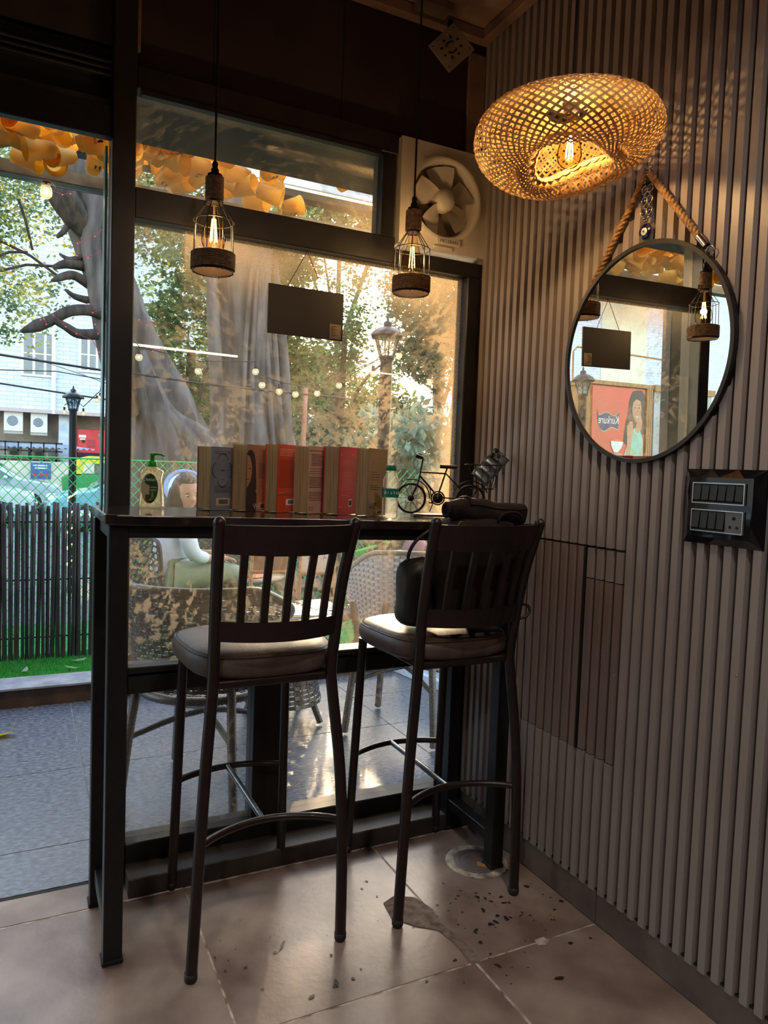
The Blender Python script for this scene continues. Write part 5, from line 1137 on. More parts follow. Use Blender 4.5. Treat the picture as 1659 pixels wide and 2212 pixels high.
def cup(loc, rot, printed=False):
    global _td
    pl_c = 'seen through the doorway' if loc[0] < -1.1-.0 and loc[0] < -.98 else 'seen through the top pane'
    kd = ('yellow paper cup with black CAFE print under the canopy, ' if printed else 'plain pale yellow paper cup under the canopy, ')+pl_c
    c = thing('paper_cup', kd, 'cup', loc, rot=rot, group=('printed' if printed else 'plain')+' paper cups '+pl_c); cups.append(c)
    inst('cup_body', CUP, c)
    if printed:
        nrm = Vector((0, -1, .13)).normalized(); R = frame3((1, 0, 0), Vector((0, .13, 1)))
        b = MB()
        b.prism([(-.013, .010), (-.002, .010), (-.006, -.010), (-.013, -.010)], .0004, 0, M4(R, (0, -.0405, .068))); b.prism([(.001, .010), (.012, .010), (.014, -.010), (.007, -.010)], .0004, 0, M4(R, (0, -.0405, .068))); b.build('logo_print', m_cupp, c)
        if _td is None: o = text('lettering', 'CAFE', .014, m_cupp, c, (0, -.0392, .048), R); _td = o.data
        else:
            o = bpy.data.objects.new('lettering', _td); COL.objects.link(o); o.parent = c; M = R.to_4x4(); M.translation = Vector((0, -.0392, .048)); o.matrix_local = M
rnd = random.Random(5); n = 0
for ix in range(34):
    for iy in range(9):
        x = -2.9+ix*.084+rnd.uniform(-.02, .02); y_ = .575+iy*.104+rnd.uniform(-.015, .015)
        if rnd.random() < .04: continue
        if x > -.42 and rnd.random() < .6: continue
        if n >= 290: break
        z_ = (2.50 if (ix+iy) % 2 else 2.58)+rnd.uniform(-.015, .02); cup((x, y_, z_), (rnd.uniform(1.0, 2.1), rnd.uniform(-.5, .5), rnd.uniform(-1.5, 1.5)), rnd.random() < .3); n += 1
cup((-1.225, .72, 2.345), (radians(10), radians(80), radians(-12)), True); cups[-1]['label'] = 'yellow paper cup with black CAFE print, lowest in the doorway beside the post'; del cups[-1]['group']

# ------------------------------------------------------------------ string lights and overhead cables
m_wire = mat('wire', K(34, 32, 36), .6); m_sb = clear('string_bulb', (1, .95, .85, 1), .3, .05, body=.4, bodycol=(1, .88, .62, 1)); m_glowb = glow('bulb_core', (1, .80, .45, 1), 5)
def string_light(P, bulbs, label, drop=.02, r=.026, wire=.004):
    P = [Vector(p) for p in P]; t = thing('string_light', label, 'string light', P[0]); o = P[0]
    MB().tube([p-o for p in P], wire, 5).build('cable', m_wire, t)
    for q in bulbs:
        q = Vector(q)-o; MB().lathe([(0, .0), (.012, 0), (.013, -drop-.01), (.010, -drop-.016), (0, -drop-.016)], 10, 0, Matrix.Translation(q)).build('bulb_socket', m_wire, t)
        g = MB().ball(q+Vector((0, 0, -drop-.012-r)), r, 14, 10).build('bulb', m_sb, t); MB().ball(q+Vector((0, 0, -drop-.012-r)), r*.30, 6, 4).build('filament', m_glowb, g)
yS = 3.3
B1 = [(300, 772), (428, 802), (552, 803), (566, 832), (603, 846), (638, 852), (685, 850), (732, 833)]
def up(px, py, y, dz=.05): return at(px, py, y=y)+Vector((0, 0, dz))
string_light([at(262, 690, y=5.12)]+[up(x, y, yS, .075) for x, y in B1]+[Vector((_l1.x-.05, _l1.y, _l1.z))], [up(x, y, yS, .058) for x, y in B1], 'sagging string of round bulbs seen through the middle of the big pane')
B2 = [(806, 806), (862, 767), (929, 823)]
string_light([up(x, y, 2.3, .07) for x, y in [(760, 830), (806, 806), (835, 778), (862, 767), (895, 800), (929, 823), (1000, 790)]], [up(x, y, 2.3, .05) for x, y in B2], 'string of larger bulbs tied to the near lantern post', r=.022)
B3 = [(139, 897), (180, 900), (209, 872), (216, 866), (225, 808)]
string_light([up(x, y, 7.5, .12) for x, y in [(139, 897), (160, 884), (180, 900), (209, 872), (216, 866), (225, 808), (232, 790)]], [up(x, y, 7.5, .10) for x, y in B3], 'string of bulbs tied to the far lantern post', r=.030, wire=.006)
hbp = at(100, 400, y=1.52)
hl = thing('hanging_bulb', 'lit bulb with a torn plastic cover, hooked under the canopy beam', 'string light', hbp); MB().tube([(0, 0, .02), (.002, 0, 2.455-hbp.z)], .003, 6).build('hook', m_wire, hl)
MB().lathe([(0, .028), (.015, .026), (.017, .005), (.015, -.004)], 14).build('bulb_socket', m_brass, hl); g = MB().lathe([(.014, 0), (.022, -.012), (.0255, -.03), (.024, -.046), (.014, -.057), (0, -.060)], 18).build('bulb', m_sb, hl); MB().ball((0, 0, -.03), .010, 8, 6).build('filament', glow('bulb_core_lit', (1, .74, .36, 1), 9), g)
MB().add([(-.022, -.012, .030), (-.018, -.02, -.02), (.024, -.018, .0), (.042, -.010, -.012), (.026, 0, .028), (-.01, -.02, .035)], [(0, 1, 2), (0, 2, 5), (5, 2, 4), (2, 3, 4)]).build('plastic_cover', clear('poly_film', (.9, .95, 1, 1), .4, .15, body=.25, bodycol=(.9, .95, 1, 1)), hl)
def cable(P, r, label, y=None):
    t = thing('overhead_cable', label, 'cable', P[0]); MB().tube([Vector(p)-Vector(P[0]) for p in P], r, 6).build('cable_run', m_wire, t)
cable([at(-40, 760, y=13), at(110, 783, y=13), at(236, 802, y=13), at(420, 838, y=13)], .022, 'thick overhead cable crossing the street in front of the brick wall, uppermost')
cable([at(-40, 822, y=13), at(110, 845, y=13), at(236, 864, y=13), at(420, 890, y=13)], .016, 'overhead cable crossing just above the far lantern, lowest of the cables')
cable([at(-40, 798, y=14), at(120, 802, y=14), at(236, 822, y=14), at(420, 846, y=14)], .010, 'thin overhead cable between the two thicker ones')
cable([at(60, 768, y=29.95), at(120, 790, y=22), at(180, 810, y=17), at(240, 832, y=14.5), at(300, 850, y=9), at(330, 860, y=5.6)], .010, 'short thin overhead cable below the uppermost one')
cable([at(-20, 375, y=2.2), at(100, 400, y=2.2), at(240, 425, y=2.2), at(440, 470, y=2.2)], .003, 'dark wire below the canopy beam carrying the plastic-covered bulb')
cable([at(285, 806, y=4.6), at(430, 828, y=4.6), at(560, 842, y=4.6), at(760, 862, y=4.6)], .010, 'grey rope stretched across the two tree trunks')
tl = thing('reflection_line', 'long thin glowing yellow line for a window reflection, across the left tree trunk', 'light', at(286, 744, y=5.0)); MB().tube([(0, 0, 0), at(512, 770, y=6.0)-tl.location], .011, 6).build('tube', glow('reflection_glow', (1, .86, .5, 1), 2.5), tl)  # added glowing line stands for a reflection in the window glass
tl = thing('reflection_line', 'short thin glowing yellow line for a window reflection, crossing the near lantern post', 'light', at(768, 799, y=2.372)); MB().tube([(0, 0, 0), at(858, 810, y=2.372)-tl.location], .004, 6).build('tube', glow('reflection_glow', (1, .86, .5, 1), 2.5), tl)  # likewise a window reflection built as a glowing line

# ------------------------------------------------------------------ trees
m_bark = mat('fig_bark', K(112, 101, 100), .85, 0, K(58, 50, 50), 5, 10, stretch=(1.6, 1.6, .35), bump=1., bscale=14)
m_barkd = mat('dark_bark', K(74, 62, 56), .9, 0, K(40, 33, 30), 12, 8, stretch=(1.5, 1.5, .5), bump=1.)
def leafmat(name, a, b, tr=.5): return mat(name, K(*a), .5, 0, K(*b), 3.2, trans=tr, contrast=(.4, .6))
def smoothpath(P, n=5):
    out = []; P = [Vector(p) for p in P]
    for i in range(len(P)-1):
        p0, p1, p2, p3 = P[max(i-1, 0)], P[i], P[i+1], P[min(i+2, len(P)-1)]
        for k in range(n):
            f = k/n; out.append(.5*((2*p1)+(p2-p0)*f+(2*p0-5*p1+4*p2-p3)*f*f+(3*p1-p0-3*p2+p3)*f**3))
    return out+[P[-1]]
def limb(P, R, n=14, seed=0, flute=.0):
    """tapered knobbly limb with fluted (ropy) surface"""
    pts = smoothpath(P); k = len(pts); rr = [R[min(int(i/(k-1)*(len(R)-1)), len(R)-2)] for i in range(k)]
    rr = []
    for i in range(k):
        x = i/(k-1)*(len(R)-1); j = min(int(x), len(R)-2); rr.append(R[j]*(1-(x-j))+R[j+1]*(x-j))
    b = MB(); b.tube(pts, rr, n); rn = random.Random(seed)
    if flute:
        ph = [rn.uniform(0, 6) for _ in range(5)]; vs = b.v
        for i in range(k):
            for j in range(n):
                a = 2*pi*j/n; s = 1+flute*(.6*sin(4*a+ph[0]+i*.22)+.5*sin(7*a+ph[1]-i*.35)+.35*sin(11*a+ph[2]+i*.5))
                v = Vector(vs[i*n+j]); vs[i*n+j] = tuple(pts[i]+(v-pts[i])*s)
    return b
def leaves(name, parent, m, blobs, count, size, seed, droop=.4):
    """thousands of small folded leaves spread through several rounded clumps"""
    r = np.random.RandomState(seed); tot = sum(b[3]*b[4]*b[5] for b in blobs); V = []
    for (cx, cy, cz, rx, ry, rz) in blobs:
        n = int(count*rx*ry*rz/tot); d = r.normal(size=(n, 3)); d /= np.linalg.norm(d, axis=1)[:, None]; rad = r.uniform(.25, 1, n)**(1/2.2)
        # gather into twigs so that gaps stay open
        nt_ = max(6, n//22); tw = r.normal(size=(nt_, 3)); tw /= np.linalg.norm(tw, axis=1)[:, None]; tw *= (r.uniform(.15, 1, nt_)**.5)[:, None]
        c = tw[r.randint(0, nt_, n)]*np.array([rx, ry, rz])+d*rad[:, None]*np.array([.24, .24, .20])*min(1.2, (rx+rz)*.5)+np.array([cx, cy, cz])
        V.append(c)
    C_ = np.concatenate(V); n = len(C_); a = r.uniform(0, 2*pi, n); el = r.uniform(-1.1, .35, n)*droop*2; s = size*r.uniform(.6, 1.25, n)
    ax = np.stack([np.cos(a)*np.cos(el), np.sin(a)*np.cos(el), np.sin(el)], 1); rv = r.normal(size=(n, 3)); sd = np.cross(ax, rv); sd /= np.linalg.norm(sd, axis=1)[:, None]; up_ = np.cross(sd, ax)
    s = s[:, None]; P0 = C_-ax*s*.5; P2 = C_+ax*s*.5; P1 = C_+sd*s*.27+up_*s*.06; P3 = C_-sd*s*.27+up_*s*.06
    Q = np.stack([P0, P1, P2, P3], 1).reshape(-1, 3); return npmesh(name, Q, np.arange(len(Q)).reshape(-1, 4), m, parent)
# the leaning fig tree on the left: trunk runs from the upper left down to the middle
def T(px, py, y, org): return at(px, py, y=y)-org
ft = thing('fig_tree', 'old leaning fig tree with ropy grey trunk and dead branches behind the door post', 'tree', (.1, 5.6, -.3)); og = ft.location
Pt = [T(140, 300, 5.2, og), T(185, 420, 5.25, og), T(225, 560, 5.3, og), T(270, 680, 5.35, og), T(318, 800, 5.45, og), T(352, 900, 5.5, og), T(370, 1010, 5.55, og), Vector((.0, 0, .0))]
limb(Pt, [.20, .24, .22, .20, .24, .34, .42, .55], 30, 1, .15).build('trunk', m_bark, ft)
limb([T(215, 420, 5.05, og), T(196, 500, 5.05, og), T(204, 590, 5.05, og), T(216, 690, 5.1, og), T(236, 780, 5.2, og), T(280, 900, 5.3, og)], [.07, .085, .08, .07, .08, .10], 12, 2, .05).build('aerial_root', m_bark, ft)
limb([T(95, 330, 5.0, og), T(135, 420, 5.0, og), T(165, 470, 5.05, og), T(190, 520, 5.1, og)], [.03, .13, .13, .03], 14, 3, .22).build('hollow_branch', m_barkd, ft)
for i, (P, R) in enumerate([
    ([T(235, 690, 5.1, og), T(200, 672, 5.0, og), T(150, 672, 4.9, og), T(112, 690, 4.9, og), T(80, 705, 4.85, og), T(45, 716, 4.8, og)], [.06, .055, .05, .045, .05, .012]),
    ([T(210, 722, 5.0, og), T(170, 722, 4.95, og), T(140, 705, 4.9, og), T(112, 688, 4.9, og)], [.05, .045, .035, .03]),
    ([T(190, 612, 5.1, og), T(160, 595, 5.0, og), T(130, 600, 4.95, og), T(112, 606, 4.9, og)], [.05, .04, .035, .012]),
    ([T(185, 575, 5.1, og), T(150, 570, 5.0, og), T(115, 578, 4.95, og)], [.045, .045, .02]),
    ([T(190, 648, 5.1, og), T(160, 640, 5.0, og), T(140, 625, 5.0, og)], [.035, .025, .01]),
    ([T(175, 555, 5.1, og), T(150, 560, 5.0, og), T(128, 548, 5.0, og)], [.03, .022, .008]),
    ([T(150, 480, 5.1, og), T(138, 500, 5.0, og), T(122, 512, 5.0, og)], [.03, .025, .015])]):
    limb(P, R, 8, 10+i, .12).build('dead_branch', m_barkd, ft)
for i, (px, w) in enumerate(((352, .10), (395, .12), (430, .10))):
    limb([T(305+i*14, 760+i*40, 5.1, og), T(335+i*18, 860+i*20, 5.0, og), T(px+18, 960, 4.95, og), T(px+40, 1060, 4.9, og), Vector((T(px+60, 1150, 4.85, og).x, -.7, .0))], [.05, .08, w, w*1.2, w*1.5], 12, 30+i, .12).build('buttress_root', m_bark, ft)
V_ = [(-.9-og.x, 6.6-og.y, 4.3-og.z, 1.5, .8, .9), (-2.2-og.x, 6.3-og.y, 3.6-og.z, .9, .6, .7), (-1.7-og.x, 6.5-og.y, 2.9-og.z, .75, .6, .5)]
leaves('leaves', ft, leafmat('fig_leaf', (156, 172, 128), (84, 112, 78)), V_, 14000, .062, 3)
leaves('yellow_leaves', ft, leafmat('fig_yellow', (226, 196, 70), (160, 170, 70)), [(a, b-.1, c-.2, d, e, f) for a, b, c, d, e, f in V_], 2600, .052, 4)
for k, (a, c) in enumerate((((0, 585), (115, 575)), ((0, 520), (130, 600)), ((-20, 560), (60, 545)), ((40, 430), (70, 540)))):
    MB().tube([T(a[0], a[1], 6.0, og), T((a[0]+c[0])/2, (a[1]+c[1])/2-8, 6.0, og), T(c[0], c[1], 6.0, og)], .014, 5).build('twig', m_barkd, ft)
# strings of tiny red lights wound round the trunk
fy = thing('fairy_lights', 'red fairy lights wound round the leaning trunk', 'string light', at(130, 400, y=4.75)); q = fy.location; b = MB(); c = MB()
for P in ([(95, 405), (135, 420), (152, 418)], [(236, 482), (205, 510), (168, 525), (166, 552), (190, 556), (236, 538)], [(115, 680), (142, 705), (165, 720), (200, 735), (214, 760)], [(190, 655), (200, 675), (225, 668), (236, 655)], [(205, 700), (212, 720), (235, 712)], [(88, 690), (95, 688), (100, 700)], [(300, 690), (318, 702), (335, 690)], [(302, 745), (330, 758), (352, 752)]):
    pts = [at(x, y, y=4.8)-q for x, y in P]; b.tube(pts, .0025, 4)
    for p in smoothpath(pts, 1): c.ball(p+Vector((0, -.006, -.004)), .0055, 6, 4)
b.build('wire', mat('red_wire', K(150, 40, 70), .5), fy); c.build('red_lamps', glow('red_lamp', (1, .10, .14, 1), 1.2), fy)
# second tree: thick upright trunk behind the hanging board
t2 = thing('fig_tree', 'thick upright fig trunk behind the left pendant lamp and the books', 'tree', (.72, 6.4, -.3)); og = t2.location
limb([T(520, 300, 6.3, og), T(515, 480, 6.3, og), T(518, 620, 6.3, og), T(530, 760, 6.35, og), T(545, 900, 6.4, og), T(560, 1040, 6.4, og), Vector((.05, 0, 0))], [.30, .33, .32, .34, .40, .46, .62], 34, 5, .14).build('trunk', m_bark, t2)
limb([T(462, 440, 6.0, og), T(458, 600, 6.0, og), T(464, 760, 6.0, og), T(470, 900, 6.0, og), T(462, 1060, 5.9, og)], [.06, .065, .075, .08, .12], 12, 6, .06).build('aerial_root', m_bark, t2)
limb([T(590, 560, 6.1, og), T(612, 760, 6.05, og), T(618, 900, 6.0, og), T(625, 1060, 5.95, og)], [.05, .06, .07, .09], 10, 7, .05).build('aerial_root', m_bark, t2)
limb([T(570, 520, 6.1, og), T(562, 700, 6.0, og), T(556, 900, 6.0, og), T(570, 1060, 5.9, og)], [.10, .10, .12, .16], 12, 8, .10).build('aerial_root', m_bark, t2)
for i in range(5): limb([T(545+12*i, 560+20*i, 5.95, og), T(530+16*i, 760, 5.92, og), T(520+24*i, 1000, 5.9, og)], [.02, .03, .035], 7, 50+i, .1).build('aerial_root', m_bark, t2)
leaves('leaves', t2, leafmat('fig_leaf2', (112, 138, 92), (58, 84, 54)), [(.3, .3, 5.2, 1.6, 1., .9), (-.8, .3, 4.6, .8, .6, .5)], 2600, .10, 8)
# background trees
def bgtree(x, y, zc, rx, ry, rz, cols, label, seed, n=7000, size=.11, gr='trees across the street'):
    t = thing('background_tree', label, 'tree', (x, y, -.45)); rn = random.Random(seed); m = leafmat('leaf_%d' % seed, *cols)
    limb([(0, 0, 0), (rn.uniform(-.1, .1), 0, 1.2), (rn.uniform(-.2, .2), 0, zc+.2)], [.16, .12, .06], 10, seed, .08).build('trunk', m_barkd, t)
    for k in range(4):
        a = rn.uniform(0, 6.28); limb([(0, 0, zc*.5+.2*k), (rx*.4*cos(a), ry*.4*sin(a), zc*.8), (rx*.8*cos(a), ry*.8*sin(a), zc+rz*.5*rn.uniform(-.5, 1))], [.06, .04, .015], 6, seed+k).build('branch', m_barkd, t)
    bl = [(rn.uniform(-.6, .6)*rx, rn.uniform(-.6, .6)*ry, zc+rn.uniform(-.6, .6)*rz, rx*rn.uniform(.35, .6), ry*rn.uniform(.35, .6), rz*rn.uniform(.35, .6)) for _ in range(7)]
    leaves('leaves', t, m, bl, n, size, seed); return t
GA, GB, GC = ((118, 146, 96), (62, 92, 58)), ((140, 156, 90), (84, 104, 58)), ((92, 122, 92), (50, 74, 56))
bgtree(1.05, 10.4, 3.4, .95, 1.0, 2.0, GA, 'leafy green tree between the two fig trunks', 21, 10000)
bgtree(2.1, 11.0, 4.4, 1.5, 1.0, 2.3, GB, 'olive green tree behind the hanging board', 22, 20000)
bgtree(5.0, 13.4, 4.6, 1.9, 1.0, 1.9, GA, 'leafy tree above and behind the near lantern post', 23, 5500)
bgtree(6.5, 11.4, 4.5, 1.4, 1.2, 2.6, GC, 'dark green tree at the right edge of the big pane', 24, 19000)
bgtree(8.6, 12.5, 4.6, 1.9, 1.3, 2.8, GB, 'tall olive tree far to the right behind the dark green one', 27, 17000)
bgtree(4.1, 14.8, 2.6, 2.4, 1.0, 1.7, GC, 'dark tree in the far background between the olive tree and the lantern', 30, 14000, .15)
bgtree(3.7, 8.8, 1.75, 1.9, .8, 1.35, GC, 'low dark bush left of the near lantern post', 25, 14000, .10)
bgtree(10.2, 24., 3.2, 4.2, 1.2, 3.2, GB, 'distant olive tree far behind the near lantern post', 31, 14000, .26)
bgtree(7.8, 20., 10.2, 3.0, 1.2, 2.4, GA, 'tall distant tree, its crown above the near lantern post', 32, 11000, .20)
bgtree(1.7, 9.0, 1.5, 1.0, .7, 1.1, GA, 'low green bush behind the thick fig trunk', 28, 7000, .10)
bgtree(6.6, 9.2, 1.6, 1.5, .8, 1.2, GB, 'low olive bush right of the near lantern post', 29, 8000, .10)
# bamboo-like shrub to the right of the lantern
sh_ = thing('bamboo_shrub', 'grey-green shrub with long hanging leaves right of the near lantern post', 'shrub', (2.75, 5.2, -.3)); r = random.Random(31); b = MB()
for k in range(16):
    a = r.uniform(-1.2, .9); hgt = r.uniform(1.4, 2.5); b.tube([(0+.06*k-.4, r.uniform(-.3, .3), 0), (a*.3+.05*k-.4, 0, hgt*.6), (a*.9+.05*k-.4, r.uniform(-.4, .4), hgt)], .008, 5)
b.build('stems', mat('stem_green', K(110, 120, 80), .6), sh_)
m_shl = leafmat('shrub_leaf', (152, 170, 146), (92, 112, 92), .4); leaves('leaves', sh_, m_shl, [(-.1, 0, 1.5, .9, .5, .8), (.5, 0, 1.1, .6, .4, .8), (-.5, 0, 1.0, .5, .4, .6)], 4200, .15, 33, .9)
# poles beyond
pt = thing('red_pole', 'leaning pale red pole beyond the lawn, above the pink and orange books', 'pole', at(648, 1060, y=6.)); MB().tube([(0, 0, -1.4), at(660, 838, y=6.)-pt.location], .030, 10).build('pole', mat('pole_red', K(214, 140, 120), .6, 0, K(190, 110, 90), 8), pt)
pt = thing('white_pillar', 'pale blue-white pillar far behind the books', 'pillar', at(673, 1060, y=12.)); MB().box(-.11, .11, -.1, .1, -1.6, at(673, 900, y=12.).z-pt.location.z, c=.02).build('shaft', m_brick, pt); MB().box(-.16, .16, -.15, .15, -.2, .25, c=.02).build('plinth', m_brick, pt)
pw = thing('yard_wall', 'grey plank wall behind the bicycle and the wicker armchair', 'wall', (2.6, 5.9, -.3))
for k in range(6): MB().box(-1.5, 4.5, -.02, .03, .0+k*.19, .18+k*.19, c=.004).build('plank', mat('plank_grey', K(104, 116, 134), .8, 0, K(78, 88, 104), 3, stretch=(.3, 1, 4)), pw)
for k in range(4): MB().box(-1.5+k*1.9, -1.42+k*1.9, -.06, -.02, 0, 1.2).build('wall_post', m_post, pw)

# ------------------------------------------------------------------ wicker furniture on the patio
m_rat = mat('rattan', K(84, 78, 84), .42, 0, K(46, 41, 44), 120, coat=.2); m_rat_daylit = mat('rattan_daylit', K(150, 156, 172), .4, 0, K(110, 114, 128), 120, coat=.2)  # second rattan is a paler copy with daylight put into its colour
def weave(fn, nc, nr, gap=.72, amp=.0035, nrm=1):
    """rows of flat strands going over and under the stakes of a curved surface fn(u, v)"""
    b = MB(); e = 1e-3
    def P(u, v): return Vector(fn(u, v))
    def N(u, v):
        du = P(min(1, u+e), v)-P(max(0, u-e), v); dv = P(u, min(1, v+e))-P(u, max(0, v-e)); n = du.cross(dv); return n.normalized()*nrm if n.length > 1e-12 else Vector((0, 0, 1))
    for j in range(nr):
        v0, v1 = (j+.5-gap/2)/nr, (j+.5+gap/2)/nr; vs = []
        for i in range(nc*2+1):
            u = i/(nc*2); k = amp*(0 if i % 2 else (1 if (i//2+j) % 2 else -1)); n = N(u, (v0+v1)/2)*k
            vs += [P(u, v0)+n, P(u, v1)+n]
        b.add(vs, [(2*i, 2*i+1, 2*i+3, 2*i+2) for i in range(nc*2)], 0, False)
    for i in range(nc+1):
        u = i/nc; du = .14/nc; vs = []
        for j in range(nr+1): v = j/nr; vs += [P(max(0, u-du), v), P(min(1, u+du), v)]
        b.add(vs, [(2*j, 2*j+1, 2*j+3, 2*j+2) for j in range(nr)], 1, False)
    return b
def wrapped(P, r, parent, name, seg=None):
    """tube wound with cane: small ridges along its length"""
    P = smoothpath(P, 4); L_ = sum((P[i+1]-P[i]).length for i in range(len(P)-1)); n = int(L_/.0065); Q = []; R = []
    acc = [0]
    for i in range(len(P)-1): acc.append(acc[-1]+(P[i+1]-P[i]).length)
    for k in range(n+1):
        s = L_*k/n; i = max(j for j in range(len(acc)) if acc[j] <= s+1e-9); i = min(i, len(P)-2); f = (s-acc[i])/max(1e-9, acc[i+1]-acc[i]); Q.append(P[i].lerp(P[i+1], f)); R.append(r*(1.06 if k % 2 else .92))
    return MB().tube(Q, R, 9).build(name, m_rat, parent)
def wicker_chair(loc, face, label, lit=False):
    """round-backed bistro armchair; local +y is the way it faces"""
    t = thing('wicker_armchair', label, 'chair', loc, rotz=face-pi/2); sr, sz = .235, .42; wm = [m_rat_daylit if lit else m_rat, m_rat]
    for sx in (-1, 1):
        for sy in (-1, 1): wrapped([(sx*.215, sy*.205-.01, .012), (sx*.195, sy*.185-.01, .25), (sx*.18, sy*.165-.01, .43)]+([(sx*.205, sy*.17+.01, .62)] if sy > 0 else [(sx*.19, -.21, .55)]), .0165, t, 'leg')
    for sx in (-1, 1): wrapped([(sx*.203, -.19, .24), (0, 0, .30), (-sx*.203, .18, .24)], .011, t, 'stretcher')
    wrapped([(sr*cos(2*pi*i/20), sr*sin(2*pi*i/20), sz-.012) for i in range(21)], .017, t, 'seat_rim')
    def seat(u, v): a = (u-.5)*2; k = sqrt(max(.0, 1-((v-.5)*2)**2)); return (a*k*sr, (v-.5)*2*sr*.995, sz+.006-.012*(1-a*a)*k)
    weave(seat, 18, 22, .8, .0025).build('woven_seat', wm, t, stuff=True)
    def back(u, v):
        a = -pi/2+(u-.5)*radians(250); w = abs(u-.5)*2; top = .80-.16*max(0, w-.45)/.55; bot = .44+.16*max(0, w-.5)/.5; z = bot+(top-bot)*v; fl_ = .262+.045*v+.02*(z-.44); 
        return (fl_*cos(a)*1.02, fl_*sin(a)*(1.0 if sin(a) < 0 else .80), z)
    weave(back, 46, 24, .93, .0035, -1).build('woven_back', wm, t, stuff=True)
    wrapped([Vector(back(i/24, 1)) for i in range(25)], .013, t, 'top_rim')
    return t
wicker_chair((-.80, .50, 0), radians(52), 'wicker armchair nearest the window, its woven back turned to the room')
wicker_chair((.205, .79, 0), radians(222), 'wicker armchair facing the window on the right, daylight put into its pale blue back colour', True)
tb_ = thing('wicker_table', 'round wicker table with a glass top between the two wicker armchairs', 'table', (-.285, 1.11, 0)); TR, TZ = .325, .565
wrapped([(TR*cos(2*pi*i/28), TR*sin(2*pi*i/28), TZ-.022) for i in range(29)], .024, tb_, 'table_rim')
def ttop(u, v): a = (u-.5)*2; k = sqrt(max(.0, 1-((v-.5)*2)**2)); return (a*k*TR*.98, (v-.5)*2*TR*.98, TZ-.008)
weave(ttop, 26, 30, .8, .002).build('woven_top', [m_rat_daylit, m_rat], tb_, stuff=True)
MB().lathe([(0, TZ+.006), (TR-.002, TZ+.006), (TR, TZ+.003), (TR-.002, TZ), (0, TZ)], 48).build('glass_top', clear('table_glass', (.86, .94, .90, 1), .45, .03, body=.10, bodycol=(1, .9, .6, 1)), tb_)
weave(lambda u, v: ((.135+.05*(1-v)**2)*cos(2*pi*u), (.135+.05*(1-v)**2)*sin(2*pi*u), .10+.42*v), 28, 20, .8, .003).build('woven_base', [m_rat, m_rat], tb_, stuff=True)
for k in range(4): a = pi/4+k*pi/2; wrapped([(.20*cos(a), .20*sin(a), .012), (.15*cos(a), .15*sin(a), .12)], .015, tb_, 'foot')
tp = TZ+.0065
for i, (x, y, rz, lab) in enumerate(((-.31, .97, .25, 'white printed menu sheet on the wicker table, left of the other sheet'), (-.15, 1.02, .10, 'pinkish printed sheet on the wicker table, right of the white sheet'))):
    s = thing('paper_sheet', lab, 'paper', (x, y, tp+.001*i), rotz=rz); MB().box(-.075, .075, -.11, .11, 0, .0008).build('sheet', mat('paper_%d' % i, K(236, 236, 242) if i == 0 else K(224, 200, 200), .6), s)
    b = MB(); rn = random.Random(i)
    for k in range(12): b.box(-.06, -.06+rn.uniform(.02, .10), -.09+k*.015, -.087+k*.015, .0009, .0012)
    b.build('print_lines', mat('print_blue', K(110, 120, 170), .6), s)
# A-frame menu easel with handwriting
ez = thing('menu_easel', 'small wooden A-frame menu easel with handwritten white panel on the wicker table', 'easel', (-.235, 1.17, tp), rotz=radians(-12)); H_ = .40
def eface(side, y0, y1, x0, x1, white):
    o = Vector((0, 0, 0)); 
    for sx in (x0, x1): MB().tube([(sx*1.0, y0, .002), (sx*.80+ (x0+x1)*.10, y1, H_)], .0095, 4).build('leg', m_wood, ez)
    zz = (.13, .385); 
    def pt(u, z): f = z/H_; xa = x0*(1-f)+(x0*.80+(x0+x1)*.10)*f; xb = x1*(1-f)+(x1*.80+(x0+x1)*.10)*f; return Vector((xa+(xb-xa)*u, y0+(y1-y0)*f, z))
    MB().tube([pt(0, zz[0]), pt(1, zz[0])], .010, 4).build('rail', m_wood, ez); MB().tube([pt(0, zz[1]), pt(1, zz[1])], .008, 4).build('rail', m_wood, ez)
    q = [pt(.03, zz[0]), pt(.97, zz[0]), pt(.97, zz[1]), pt(.03, zz[1])]; n = (q[1]-q[0]).cross(q[3]-q[0]).normalized()*.003
    b = MB(); b.add([p-n for p in q]+[p+n for p in q], [(3, 2, 1, 0), (4, 5, 6, 7), (0, 1, 5, 4), (1, 2, 6, 5), (2, 3, 7, 6), (3, 0, 4, 7)]); b.build('panel', mat('white_panel', K(214, 200, 200), .45, 0, K(200, 186, 188), 5) if white else mat('brown_panel', K(150, 108, 84), .6, 0, K(128, 90, 68), 8), ez)
    return pt, n
eface(0, .02, .08, -.20, .02, False); pt_, n_ = eface(1, -.01, .07, .035, .215, True)
Rz = frame3((pt_(1, .2)-pt_(0, .2)), pt_(.5, .35)-pt_(.5, .15))
for s, u, z, sz_ in (('(a Veg)', .50, .365, .034), ('double bread', .48, .318, .028), ('Cold Coffee', .50, .268, .032), ('Rs.     /-', .50, .205, .040)):
    p = pt_(u, z); nn = Rz.col[2]; text('handwriting', s, sz_, m_ink, ez, p+nn*.004, Rz, shear=.25, sx=.72)

